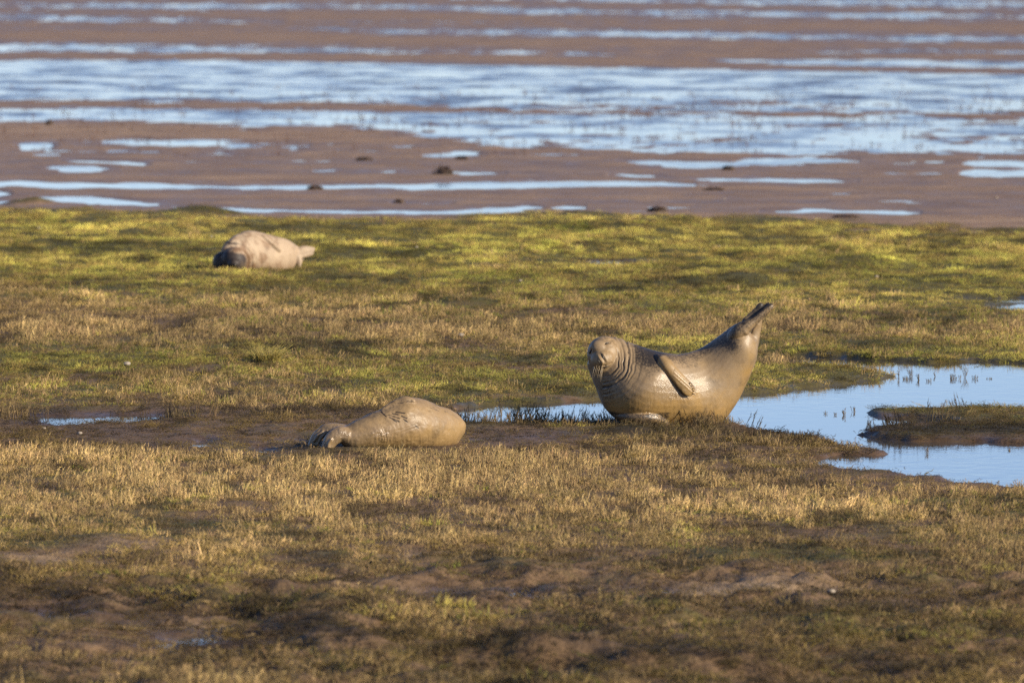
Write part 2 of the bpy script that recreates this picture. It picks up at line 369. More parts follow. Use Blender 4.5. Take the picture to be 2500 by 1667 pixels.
def mesh_np(name, co_, faces, smooth=True):
    me = bpy.data.meshes.new(name)
    co_ = np.asarray(co_, np.float32)
    faces = np.asarray(faces, np.int32)
    k = faces.shape[1]
    me.vertices.add(len(co_))
    me.vertices.foreach_set('co', co_.ravel())
    me.loops.add(faces.size)
    me.loops.foreach_set('vertex_index', faces.ravel())
    me.polygons.add(len(faces))
    me.polygons.foreach_set('loop_start', np.arange(0, faces.size, k, dtype=np.int32))
    me.update(calc_edges=True)
    if smooth:
        me.polygons.foreach_set('use_smooth', np.ones(len(faces), bool))
    me.validate()
    return me


def attr(me, name, v, dom='POINT'):
    a = me.attributes.new(name, 'FLOAT', dom)
    a.data.foreach_set('value', np.asarray(v, np.float32).ravel())


def attr_col(me, name, v):
    a = me.attributes.new(name, 'FLOAT_COLOR', 'POINT')
    c = np.ones((len(v), 4), np.float32)
    c[:, :3] = v
    a.data.foreach_set('color', c.ravel())


def link(name, me, mat=None, parent=None):
    o = bpy.data.objects.new(name, me)
    if mat: me.materials.append(mat)
    C.objects.link(o)
    if parent: o.parent = parent
    return o


class NT:
    def __init__(self, name):
        self.m = bpy.data.materials.new(name)
        self.m.use_nodes = True
        self.t = self.m.node_tree
        self.t.nodes.clear()
        self.out = self.t.nodes.new('ShaderNodeOutputMaterial')

    def n(self, typ, **kw):
        nd = self.t.nodes.new(typ)
        for k_, v in kw.items():
            if k_.startswith('i_'):
                nd.inputs[k_[2:].replace('_', ' ')].default_value = v
            else:
                setattr(nd, k_, v)
        return nd

    def l(self, a, b):
        self.t.links.new(a, b)

    def attr(self, name, typ='GEOMETRY'):
        nd = self.n('ShaderNodeAttribute', attribute_name=name, attribute_type=typ)
        return nd

    def noise(self, scale, detail=4, vec=None, rough=0.5):
        nd = self.n('ShaderNodeTexNoise')
        nd.inputs['Scale'].default_value = scale
        nd.inputs['Detail'].default_value = detail
        nd.inputs['Roughness'].default_value = rough
        if vec is not None: self.l(vec, nd.inputs['Vector'])
        return nd

    def mix(self, fac, a, b, blend='MIX'):
        nd = self.n('ShaderNodeMix', data_type='RGBA', blend_type=blend)
        for sock, v in ((nd.inputs[0], fac), (nd.inputs[6], a), (nd.inputs[7], b)):
            if isinstance(v, (int, float)): sock.default_value = v
            elif isinstance(v, tuple): sock.default_value = (*v, 1)
            else: self.l(v, sock)
        return nd.outputs[2]

    def math(self, op, a, b=None, c=None, clamp=False):
        nd = self.n('ShaderNodeMath', operation=op, use_clamp=clamp)
        for i, v in enumerate((a, b, c)):
            if v is None: continue
            if isinstance(v, (int, float)): nd.inputs[i].default_value = v
            else: self.l(v, nd.inputs[i])
        return nd.outputs[0]

    def ramp(self, v, lo, hi, a=0.0, b=1.0):
        nd = self.n('ShaderNodeMapRange')
        nd.clamp = True
        self.l(v, nd.inputs[0])
        nd.inputs[1].default_value, nd.inputs[2].default_value = lo, hi
        nd.inputs[3].default_value, nd.inputs[4].default_value = a, b
        return nd.outputs[0]

    def bump(self, h, strength, dist, normal=None):
        nd = self.n('ShaderNodeBump')
        nd.inputs['Strength'].default_value = strength
        nd.inputs['Distance'].default_value = dist
        self.l(h, nd.inputs['Height'])
        if normal is not None: self.l(normal, nd.inputs['Normal'])
        return nd.outputs[0]

    def principled(self, **kw):
        nd = self.n('ShaderNodeBsdfPrincipled')
        for k_, v in kw.items():
            s_ = nd.inputs[k_.replace('_', ' ')]
            if isinstance(v, (int, float)): s_.default_value = v
            elif isinstance(v, tuple): s_.default_value = (*v, 1) if len(v) == 3 else v
            else: self.l(v, s_)
        self.l(nd.outputs[0], self.out.inputs[0])
        return nd


# ------------------------------------------------------------------ materials of the setting
def ground_material():
    t = NT('marsh_ground')
    geo = t.n('ShaderNodeNewGeometry')
    pos = geo.outputs['Position']
    green = t.attr('green').outputs['Fac']
    dark = t.attr('dark').outputs['Fac']
    wet = t.attr('wet').outputs['Fac']
    flat = t.attr('flat').outputs['Fac']
    n1 = t.noise(6.0, 5, pos).outputs['Fac']
    n2 = t.noise(45.0, 4, pos).outputs['Fac']
    n3 = t.noise(0.8, 5, pos).outputs['Fac']
    mud = t.mix(t.ramp(n1, .35, .65), (.17, .108, .056), (.31, .20, .105))
    flatmud = t.mix(t.ramp(n3, .38, .62), (.40, .265, .175), (.54, .37, .24))
    mud = t.mix(flat, mud, flatmud)
    mud = t.mix(t.ramp(n2, .35, .7, 0, .35), mud, (.045, .03, .02))
    turf = t.mix(t.ramp(n2, .3, .7), (.075, .075, .020), (.19, .16, .040))
    notflat = t.math('SUBTRACT', 1.0, flat, clamp=True)
    gg = t.math('MULTIPLY', t.ramp(t.math('ADD', green, t.math('MULTIPLY', n1, .4)), .45, .8), notflat)
    col = t.mix(gg, mud, turf)
    col = t.mix(t.math('MULTIPLY', dark, .75), col, (.020, .016, .011))
    sand = t.attr('sand').outputs['Fac']
    col = t.mix(t.math('MULTIPLY', sand, t.ramp(n1, .3, .6, .5, 1)), col, (.40, .285, .17))
    col = t.mix(t.math('MULTIPLY', wet, .45), col, (.050, .031, .022))
    col = t.mix(1.0, col, (.76, .73, .70), 'MULTIPLY')
    rough = t.math('SUBTRACT', .85, t.math('MULTIPLY', wet, t.ramp(t.noise(3.0, 4, pos).outputs['Fac'], .35, .6, .26, .60)), clamp=True)
    hsum = t.math('ADD', t.math('MULTIPLY', n1, .6), t.math('MULTIPLY', n2, .4))
    bs = t.n('ShaderNodeBump')
    bs.inputs['Distance'].default_value = .035
    t.l(hsum, bs.inputs['Height'])
    t.l(t.ramp(wet, 0, 1, 1.0, .35), bs.inputs['Strength'])
    t.principled(Base_Color=col, Roughness=rough, Normal=bs.outputs[0], IOR=1.33)
    return t.m


def water_material():
    t = NT('shallow_water')
    geo = t.n('ShaderNodeNewGeometry')
    pos = geo.outputs['Position']
    mp = t.n('ShaderNodeMapping')
    mp.inputs['Scale'].default_value = (1.0, .55, 1)
    mp.inputs['Rotation'].default_value = (0, 0, .25)
    t.l(pos, mp.inputs[0])
    r1 = t.noise(7.0, 4, mp.outputs[0], .6).outputs['Fac']
    mask = t.ramp(t.noise(.3, 6, mp.outputs[0]).outputs['Fac'], .40, .62, .2, 1.8)
    b = t.n('ShaderNodeBump')
    b.inputs['Distance'].default_value = .016
    t.l(r1, b.inputs['Height'])
    sep = t.n('ShaderNodeSeparateXYZ')
    t.l(pos, sep.inputs[0])
    wind = t.ramp(sep.outputs['Y'], 95, 260, .11, .9)      # the open channels further out are ruffled by wind
    t.l(t.math('MULTIPLY', mask, wind), b.inputs['Strength'])
    bedn = t.noise(5, 4, pos).outputs['Fac']
    bed = t.mix(t.ramp(bedn, .3, .7), (.05, .045, .035), (.09, .07, .05))
    st = t.noise(.55, 6, mp.outputs[0], .7).outputs['Fac']
    rgh = t.math('ADD', .03, t.math('MULTIPLY', t.ramp(st, .45, .62, 0, .34), t.ramp(sep.outputs['Y'], 105, 170, 0, 1)))
    t.principled(Base_Color=bed, Roughness=rgh, IOR=1.36, Normal=b.outputs[0])
    return t.m


def plant_material(name, rough=.6, trans=0.0):
    t = NT(name)
    col = t.attr('col', 'INSTANCER').outputs['Color']
    sh = t.attr('shade').outputs['Fac']
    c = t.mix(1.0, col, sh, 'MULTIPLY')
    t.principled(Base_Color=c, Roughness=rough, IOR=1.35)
    return t.m


def simple_material(name, c1, c2, scale, rough=.7, bump=.4, dist=.004):
    t = NT(name)
    tc = t.n('ShaderNodeTexCoord')
    n = t.noise(scale, 5, tc.outputs['Object']).outputs['Fac']
    t.principled(Base_Color=t.mix(t.ramp(n, .35, .65), c1, c2), Roughness=rough, Normal=t.bump(n, bump, dist))
    return t.m


# ------------------------------------------------------------------ ground sheet
def build_ground():
    rows = np.concatenate([np.arange(4500, 1900, -65), np.arange(1900, 1670, -6), np.arange(1670, 520, -2), np.arange(520, -4, -1.6), np.arange(-4, -200, -7)])
    _, Ys = to_ground(np.full(len(rows), 1250.0), rows)
    Ys = np.concatenate([Ys, [2500, 4000, 7000, 12000]])
    colsp = np.concatenate([-np.geomspace(21000, 420, 14), np.arange(-380, 2884, 4), np.geomspace(2930, 23000, 14)])
    dep = Ys * cp + H * sp
    X = (colsp[None, :] - 1250.0) / F * dep[:, None]
    Y = np.repeat(Ys[:, None], len(colsp), 1)
    L = layout(X.ravel(), Y.ravel())
    z = L['z']
    far = (Y.ravel() > 420)
    z = np.where(far, W + 0.02 + .03 * fbm(X.ravel() / 30, Y.ravel() / 60, 2, 3), z)
    co_ = np.stack([X.ravel(), Y.ravel(), z], 1)
    nr, nc = X.shape
    idx = np.arange(nr * nc).reshape(nr, nc)
    fc = np.stack([idx[:-1, :-1].ravel(), idx[:-1, 1:].ravel(), idx[1:, 1:].ravel(), idx[1:, :-1].ravel()], 1)
    me = mesh_np('marsh_ground', co_, fc)
    for k_ in ('green', 'dark', 'wet', 'flat', 'sand'):
        attr(me, k_, L[k_])
    o = link('ground', me, ground_material())
    tag(o, 'brown mud and turf of the salt marsh running out to the tidal flats', kind='structure')


build_ground()

wm = mesh_np('water', [(-9000, -40, W), (9000, -40, W), (9000, 13000, W), (-9000, 13000, W)], [(0, 1, 2, 3)], False)
tag(link('water', wm, water_material()), 'shallow blue tidal water in the pools and across the flats', kind='structure')

# ------------------------------------------------------------------ plants of the marsh
class PB:
    """collects thin tapered shoots"""
    def __init__(self):
        self.v, self.f, self.s = [], [], []

    def shoot(self, p, d, L_, w, bend=0.0, segs=2, shade=1.0):
        p = Vector(p)
        d = Vector(d).normalized()
        side = d.cross(Vector((random.uniform(-1, 1), random.uniform(-1, 1), .2))).normalized()
        oth = d.cross(side).normalized()
        bd = Vector((random.uniform(-1, 1), random.uniform(-1, 1), -.3)) * bend
        prev = None
        for i in range(segs + 1):
            t_ = i / segs
            c = p + d * (L_ * t_) + bd * (L_ * t_ * t_)
            ww = w * (1 - .75 * t_)
            i0 = len(self.v)
            if i == segs:
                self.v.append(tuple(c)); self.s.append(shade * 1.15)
                self.f += [(prev, prev + 1, i0), (prev + 1, prev + 2, i0), (prev + 2, prev, i0)]
            else:
                for a in range(3):
                    an = a * 2.094
                    self.v.append(tuple(c + (side * math.cos(an) + oth * math.sin(an)) * ww * .5))
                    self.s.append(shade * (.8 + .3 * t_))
                if prev is not None:
                    for a in range(3):
                        b = (a + 1) % 3
                        self.f.append((prev + a, prev + b, i0 + b))
                        self.f.append((prev + a, i0 + b, i0 + a))
                prev = i0
        return p + d * L_ * .5

    def mesh(self, name):
        me = mesh_np(name, self.v, self.f, True)
        attr(me, 'shade', self.s)
        return me


def ru(a, b): return random.uniform(a, b)


def proto_stems(n=7, r=.05, h0=.035, h1=.085, twigs=5, w=.0042):
    b = PB()
    for i in range(n):
        a, q = ru(0, 6.283), r * math.sqrt(ru(0, 1))
        p = Vector((q * math.cos(a), q * math.sin(a), -.012))
        d = Vector((ru(-.35, .35), ru(-.35, .35), 1)).normalized()
        h = ru(h0, h1)
        s = ru(.45, 1.5)
        b.shoot(p, d, h, w, ru(0, .12), 3, s)
        for j in range(twigs):
            t_ = ru(.3, .92)
            q2 = p + d * h * t_
            dd = (d + Vector((ru(-.8, .8), ru(-.8, .8), ru(-.1, .5)))).normalized()
            b.shoot(q2, dd, ru(.010, .026), w * .85, .1, 1, s * ru(.8, 1.2))
    return b


def proto_turf(n=44, r=.06, h0=.012, h1=.034, w=.0042):
    b = PB()
    for i in range(n):
        a, q = ru(0, 6.283), r * math.sqrt(ru(0, 1))
        p = (q * math.cos(a), q * math.sin(a), -.008)
        lean = ru(.2, 1.5)
        an = ru(0, 6.283)
        b.shoot(p, (lean * math.cos(an), lean * math.sin(an), 1), ru(h0, h1), w, .15, 2, ru(.45, 1.5))
    return b


def proto_tangle(n=26, r=.06):
    b = PB()
    for i in range(n):
        a, q = ru(0, 6.283), r * math.sqrt(ru(0, 1))
        p = (q * math.cos(a), q * math.sin(a), ru(-.004, .008))
        an = ru(0, 6.283)
        up = ru(.05, .9) if i % 4 else ru(1, 3)
        L_ = ru(.02, .05)
        s = ru(.5, 1.4)
        d = Vector((math.cos(an), math.sin(an), up)).normalized()
        b.shoot(p, d, L_, .004, .2, 2, s)
        b.shoot(Vector(p) + d * L_ * .6, d + Vector((ru(-1, 1), ru(-1, 1), ru(0, .8))), ru(.01, .022), .003, 0, 1, s)
    return b


plant_mat = plant_material('salt_marsh_plant')
protos = bpy.data.collections.new('plant_kinds')          # source shapes only, never linked to the scene
kinds = []
for nm, fn, cnt in (('turf', proto_turf, 4), ('stems', proto_stems, 4), ('tangle', proto_tangle, 4)):
    for q in range(cnt):
        me = fn().mesh('plant_%s' % nm)
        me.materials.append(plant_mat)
        o = bpy.data.objects.new('a%02d_%s' % (len(kinds), nm), me)
        protos.objects.link(o)
        kinds.append(nm)


def scatter(name, pts, kind_idx, rot, scl, col, label):
    me = bpy.data.meshes.new(name)
    me.vertices.add(len(pts))
    me.vertices.foreach_set('co', np.asarray(pts, np.float32).ravel())
    a = me.attributes.new('kind_no', 'INT', 'POINT')
    a.data.foreach_set('value', np.asarray(kind_idx, np.int32))
    a = me.attributes.new('rot', 'FLOAT_VECTOR', 'POINT')
    a.data.foreach_set('vector', np.asarray(rot, np.float32).ravel())
    a = me.attributes.new('scl', 'FLOAT_VECTOR', 'POINT')
    a.data.foreach_set('vector', np.asarray(scl, np.float32).ravel())
    attr_col(me, 'col', col)
    me.update()
    o = link(name, me)
    ng = bpy.data.node_groups.new(name, 'GeometryNodeTree')
    ng.interface.new_socket('Geometry', in_out='INPUT', socket_type='NodeSocketGeometry')
    ng.interface.new_socket('Geometry', in_out='OUTPUT', socket_type='NodeSocketGeometry')
    N = ng.nodes
    gi, go = N.new('NodeGroupInput'), N.new('NodeGroupOutput')
    m2p = N.new('GeometryNodeMeshToPoints')
    iop = N.new('GeometryNodeInstanceOnPoints')
    ci = N.new('GeometryNodeCollectionInfo')
    ci.inputs['Collection'].default_value = protos
    ci.inputs['Separate Children'].default_value = True
    ci.inputs['Reset Children'].default_value = True

    def na(nm, dt):
        n = N.new('GeometryNodeInputNamedAttribute')
        n.data_type = dt
        n.inputs['Name'].default_value = nm
        return n.outputs['Attribute']
    L_ = ng.links
    L_.new(gi.outputs[0], m2p.inputs[0])
    L_.new(m2p.outputs[0], iop.inputs['Points'])
    L_.new(ci.outputs[0], iop.inputs['Instance'])
    iop.inputs['Pick Instance'].default_value = True
    L_.new(na('kind_no', 'INT'), iop.inputs['Instance Index'])
    L_.new(na('rot', 'FLOAT_VECTOR'), iop.inputs['Rotation'])
    L_.new(na('scl', 'FLOAT_VECTOR'), iop.inputs['Scale'])
    L_.new(iop.outputs[0], go.inputs[0])
    md = o.modifiers.new('plants', 'NODES')
    md.node_group = ng
    tag(o, label, kind='stuff')
    return o


FOOT = []     # seal footprints: x, y, rx, ry in metres


def foot(px0, px1, py, ry, dy=0.0):
    x0, y0 = to_ground(px0, py)
    x1, _ = to_ground(px1, py)
    FOOT.append(((x0 + x1) / 2, float(y0) + dy, (x1 - x0) / 2, ry))


foot(1508, 1760, 1037, .22, .12)
foot(800, 1130, 1093, .19, .18)
foot(525, 735, 665, .25, .25)


def build_plants():
    y0, y1 = 40.5, 113.0
    n = int(952 * 330)
    Y = np.sqrt(rng.random(n) * (y1 * y1 - y0 * y0) + y0 * y0)
    X = (rng.random(n) - .5) * .17 * Y
    L = layout(X, Y)
    r1, r2, r3 = rng.random(n), rng.random(n), rng.random(n)
    g, s, b, d = L['green'], L['stem'], L['bare'], L['dark']
    ok = (L['shore'] > -.01) & (L['z'] > W + .003) & (L['flat'] < .6)
    for (fx, fy, rx, ry) in FOOT:
        ok &= ((X - fx) / rx) ** 2 + ((Y - fy) / ry) ** 2 > 1
    cover = 1 - np.where(L['py'] < 900, .93, np.where(L['py'] > 1300, .3, .6)) * sstep(.42, .85, b)
    cover *= sstep(.0, .08, L['shore']) * .5 + .5
    cover = np.maximum(cover, .8 * (L['shore'] < .45) * (L['shore'] > .02))
    cover *= 1 - L['flat']
    cover = cover * (1 - .8 * L['sand'])
    cn = fbm(X / .16, Y / .22, 2, 21)
    cn2 = fbm(X / .45, Y / 1.1, 3, 22)
    cn3 = fbm(X / 1.8, Y / 4.5, 3, 23)
    cover *= .28 + .72 * sstep(-.30, .25, cn + .5 * cn2)
    ok &= r1 < cover
    # which plant
    wnp = fbm(X / .5, Y / 1.0, 3, 31)
    pg = g * 1.25
    ps = s
    pt = .28 + .30 * sstep(800, 720, L['py']) * sstep(-.1, .3, wnp) + .55 * b + .35 * d + .5 * (L['py'] > 1000) * (L['py'] < 1100)
    tot = pg + ps + pt
    r2 = np.clip(r2 * .72 + .28 * (.5 + .8 * cn), 0, .9999)
    kind = np.where(r2 < pg / tot, 0, np.where(r2 < (pg + ps) / tot, 1, 2))
    sc = .65 + .95 * rng.random(n) ** 2
    col = np.zeros((n, 3))
    v = rng.random((n, 1))
    yl = L['yellow'][:, None] * .8 + .2 * v
    ga = np.array([.18, .225, .032])
    gb = np.array([.52, .45, .125])
    gc = np.array([.36, .25, .10])
    farg = sstep(900, 700, L['py'])[:, None]
    turf = (ga * (1 - yl) + gb * yl) * (.75 + .5 * rng.random((n, 1))) * (1 + .12 * farg)
    dull = sstep(1000, 1200, L['py'])[:, None] * .45 + .15
    turf = turf * (1 - dull * v) + gc * dull * v
    ta = np.array([.45, .335, .175])
    tb = np.array([.26, .17, .10])
    tc = np.array([.38, .33, .12])
    m_ = rng.random((n, 1))
    stem = ta * m_ + tb * (1 - m_)
    stem = stem * (1 - .4 * v) + tc * .4 * v
    stem = stem * (.75 + .5 * rng.random((n, 1)))
    sa = np.array([.17, .115, .062])
    sb = np.array([.33, .26, .075])
    m2 = np.clip(rng.random((n, 1)) * .7 + g[:, None] * .6, 0, 1)
    tang = (sa * (1 - m2) + sb * m2) * (.7 + .6 * rng.random((n, 1)))
    col = np.where((kind == 0)[:, None], turf, np.where((kind == 1)[:, None], stem, tang))
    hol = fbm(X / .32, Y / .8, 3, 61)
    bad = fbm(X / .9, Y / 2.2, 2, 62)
    dk = np.clip(d * (1 + .3 * (L['py'] > 1450)) + .9 * sstep(.14, .42, hol + .25 * bad) * (L['py'] > 560) + .35 * ((L['py'] > 1003) & (L['py'] < 1095)), 0, 1)[:, None]  # dark patches, plus shade of small hollows painted into the plant colour
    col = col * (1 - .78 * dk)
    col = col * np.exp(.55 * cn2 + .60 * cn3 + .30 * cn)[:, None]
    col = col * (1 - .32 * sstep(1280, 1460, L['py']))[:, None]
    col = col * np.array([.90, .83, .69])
    farstem = sstep(1010, 960, L['py'])
    hs = np.where(kind == 1, .38 + .48 * s + .12 * farstem, np.where(kind == 0, .6 + .5 * r3, .8 + .4 * r3))
    hs = hs * (.35 + .65 * L['in'])
    lump_n = fbm(X / .38, Y / .8, 3, 41)
    hs = hs * np.where(kind == 0, .55 + 1.3 * sstep(-.2, .5, lump_n), 1)
    col = col * np.where(kind == 0, .72 + .5 * sstep(-.3, .4, lump_n), 1)[:, None]  # hummock highlights and shade painted into the turf colour
    hs = hs * (1 + .8 * cn2) * (.6 + .8 * rng.random(n) ** 1.5) * (1 - .55 * sstep(.35, .8, b))
    hs = hs * (1 - .35 * ((L['px'] > 2080) & (L['py'] > 975) & (L['py'] < 1095)))
    hs = hs * (1 - .45 * sstep(.14, .42, hol + .25 * bad))
    hs = hs * (1 - .6 * sstep(.2, .8, L['sand']))
    hs = hs * np.where(kind == 2, .7, 1) * (1 - .45 * np.exp(-((L['px'] - 960) / 260) ** 2 - ((L['py'] - 1108) / 22) ** 2))
    hs = hs * (1 - .6 * sstep(.9, .3, L['shore']) * (L['py'] > 985) * ((L['py'] > 1112) | (L['px'] > 2080))) * (1 - .6 * sstep(1.2, .5, L['basin']))
    edge = (L['shore'] < .5) & (L['shore'] > 0.02) & (L['py'] > 1015) & (L['py'] < 1060)
    hs = np.where(edge & (kind == 1), 1.2 + .5 * r3, hs)
    # a few plants stand in the wet flats and at the far shore
    m = 9000
    Yf = np.sqrt(rng.random(m) * (185 ** 2 - 124 ** 2) + 124 ** 2)
    Xf = (rng.random(m) - .5) * .15 * Yf
    Lf = layout(Xf, Yf)
    clump = fbm(Xf / 1.3, Yf / 2.5, 3, 14)
    okf = (rng.random(m) < (.07 + .75 * Lf['speck'] * sstep(-.05, .35, clump))) & (Lf['py'] < 388)
    k1 = ok & (kind == 0)
    k2 = ok & (kind == 1)
    k3 = ok & (kind == 2)
    z = np.maximum(L['z'], W)

    def go(mask, base, name, label, wide):
        c = int(mask.sum())
        pts = np.stack([X[mask], Y[mask], z[mask]], 1)
        rot = np.stack([(rng.random(c) - .5) * .9, (rng.random(c) - .5) * .9, rng.random(c) * 6.283], 1)
        sx = sc[mask] * wide * (1 + .5 * sstep(1380, 1500, L['py'][mask]))
        scl = np.stack([sx, sx, sc[mask] * hs[mask]], 1)
        ki = base + rng.integers(0, 4, c)
        return name, pts, ki, rot, scl, col[mask], label
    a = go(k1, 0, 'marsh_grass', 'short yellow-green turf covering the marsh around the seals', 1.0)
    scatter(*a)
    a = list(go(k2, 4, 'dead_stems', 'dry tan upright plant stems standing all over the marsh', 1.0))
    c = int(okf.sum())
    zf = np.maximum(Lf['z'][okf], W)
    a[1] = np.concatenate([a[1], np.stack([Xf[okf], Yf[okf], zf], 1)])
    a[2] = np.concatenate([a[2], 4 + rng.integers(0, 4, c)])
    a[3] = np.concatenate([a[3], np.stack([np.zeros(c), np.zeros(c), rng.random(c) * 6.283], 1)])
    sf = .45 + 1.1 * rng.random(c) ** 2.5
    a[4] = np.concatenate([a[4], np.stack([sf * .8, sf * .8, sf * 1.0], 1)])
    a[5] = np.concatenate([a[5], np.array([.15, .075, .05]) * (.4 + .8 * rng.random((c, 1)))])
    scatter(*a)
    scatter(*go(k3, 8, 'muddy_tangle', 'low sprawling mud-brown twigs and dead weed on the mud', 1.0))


build_plants()


# ------------------------------------------------------------------ seals
def catmull(P, n):
    P = np.asarray(P, float)
    Q = np.vstack([2 * P[0] - P[1], P, 2 * P[-1] - P[-2]])
    out = []
    m = len(P) - 1
    for i in range(n):
        t = i / (n - 1) * m
        k = min(int(t), m - 1)
        u = t - k
        p0, p1, p2, p3 = Q[k], Q[k + 1], Q[k + 2], Q[k + 3]
        out.append(.5 * (2 * p1 + (p2 - p0) * u + (2 * p0 - 5 * p1 + 4 * p2 - p3) * u * u + (3 * p1 - p0 - 3 * p2 + p3) * u ** 3))
    return np.array(out)


def ring_tube(cs, e1, a, e2, b, n=36):
    """closed tube through rings with centre, two half axes"""
    th = np.arange(n) / n * 2 * np.pi
    v = cs[:, None, :] + np.cos(th)[None, :, None] * (e1 * a[:, None])[:, None, :] + np.sin(th)[None, :, None] * (e2 * b[:, None])[:, None, :]
    m = len(cs)
    V = v.reshape(-1, 3)
    fcs = []
    for i in range(m - 1):
        for j in range(n):
            k = (j + 1) % n
            fcs.append((i * n + j, i * n + k, (i + 1) * n + k))
            fcs.append((i * n + j, (i + 1) * n + k, (i + 1) * n + j))
    V = np.vstack([V, cs[:1], cs[-1:]])
    a0, a1 = m * n, m * n + 1
    for j in range(n):
        k = (j + 1) % n
        fcs.append((a0, k, j))
        fcs.append((a1, (m - 1) * n + j, (m - 1) * n + k))
    return V, fcs


def cap(a, n, p=.5):
    """rounds off both ends of a radius list"""
    return a


class Blob:
    """soft body parts, in the seal's own frame, units of photo pixels: x right, y away, z up"""
    def __init__(self):
        self.V, self.F = [], []
        self.n = 0

    def add(self, V, Fc):
        self.V.append(V)
        self.F += [(a + self.n, b + self.n, c + self.n) for a, b, c in Fc]
        self.n += len(V)

    def trunk(self, st, steps=70):
        """st: (ux, uz, lx, lz, depth half axis, depth centre): upper and lower outline points"""
        S = catmull(st, steps)
        cs = np.stack([(S[:, 0] + S[:, 2]) / 2, S[:, 5], (S[:, 1] + S[:, 3]) / 2], 1)
        d = np.stack([S[:, 0] - S[:, 2], np.zeros(steps), S[:, 1] - S[:, 3]], 1)
        a = np.linalg.norm(d, axis=1) / 2
        e1 = d / (2 * a[:, None] + 1e-9)
        e2 = np.tile([0, 1.0, 0], (steps, 1))
        self.add(*ring_tube(cs, e1, a, e2, np.maximum(S[:, 4], .5)))

    def limb(self, pts, steps=30, thickdir=(0, -1, 0), n=24):
        """pts: (x, y, z, half width, half thickness); thickness roughly along thickdir"""
        S = catmull(pts, steps)
        cs = S[:, :3]
        tg = np.gradient(cs, axis=0)
        tg /= np.linalg.norm(tg, axis=1)[:, None] + 1e-9
        td = np.tile(np.asarray(thickdir, float) / np.linalg.norm(thickdir), (steps, 1))
        e1 = np.cross(tg, td)
        e1 /= np.linalg.norm(e1, axis=1)[:, None] + 1e-9
        e2 = np.cross(e1, tg)
        u = np.linspace(0, 1, steps)
        rnd = np.minimum(1, np.sqrt(np.clip(1 - ((u - .9) / .1).clip(0) ** 2, 0.02, 1)))
        self.add(*ring_tube(cs, e1, np.maximum(S[:, 3] * rnd, .4), e2, np.maximum(S[:, 4] * rnd, .4), n))

    def ball(self, c, r, rot=0.0, n=24):
        th = np.linspace(0.05, np.pi - .05, n)
        cs = np.stack([np.zeros(n), np.zeros(n), np.cos(th)], 1)
        V, Fc = ring_tube(cs, np.tile([1., 0, 0], (n, 1)), np.sin(th), np.tile([0, 1., 0], (n, 1)), np.sin(th), 28)
        V = V * np.array(r)
        cr, sr = math.cos(rot), math.sin(rot)
        V = np.stack([V[:, 0] * cr - V[:, 2] * sr, V[:, 1], V[:, 0] * sr + V[:, 2] * cr], 1)
        self.add(V + np.array(c), Fc)

    def bvh(self):
        V = np.vstack(self.V)
        return BVHTree.FromPolygons([tuple(v) for v in V], self.F)

    def fuse(self, name, scale, voxel, smooth_it=6):
        V = np.vstack(self.V) * scale
        me = mesh_np(name, V, self.F)
        o = bpy.data.objects.new('tmp', me)
        C.objects.link(o)
        r = o.modifiers.new('r', 'REMESH')
        r.mode = 'VOXEL'
        r.voxel_size = voxel
        s = o.modifiers.new('s', 'SMOOTH')
        s.factor = .6
        s.iterations = smooth_it
        bpy.context.view_layer.update()
        dg = bpy.context.evaluated_depsgraph_get()
        ev = o.evaluated_get(dg)
        m2 = bpy.data.meshes.new_from_object(ev, depsgraph=dg)
        bpy.data.objects.remove(o)
        m2.name = name
        m2.materials.clear()
        m2.polygons.foreach_set('use_smooth', np.ones(len(m2.polygons), bool))
        return m2


def surf(bvh, x, z, off=0.0):
    h = bvh.ray_cast(Vector((x, -900, z)), Vector((0, 1, 0)))
    return (h[0].y if h[0] is not None else 0.0) - off


def get_co(me):
    a = np.empty(len(me.vertices) * 3, np.float32)
    me.vertices.foreach_get('co', a)
    return a.reshape(-1, 3).astype(float)


def get_no(me):
    a = np.empty(len(me.vertices) * 3, np.float32)
    me.vertices.foreach_get('normal', a)
    return a.reshape(-1, 3).astype(float)


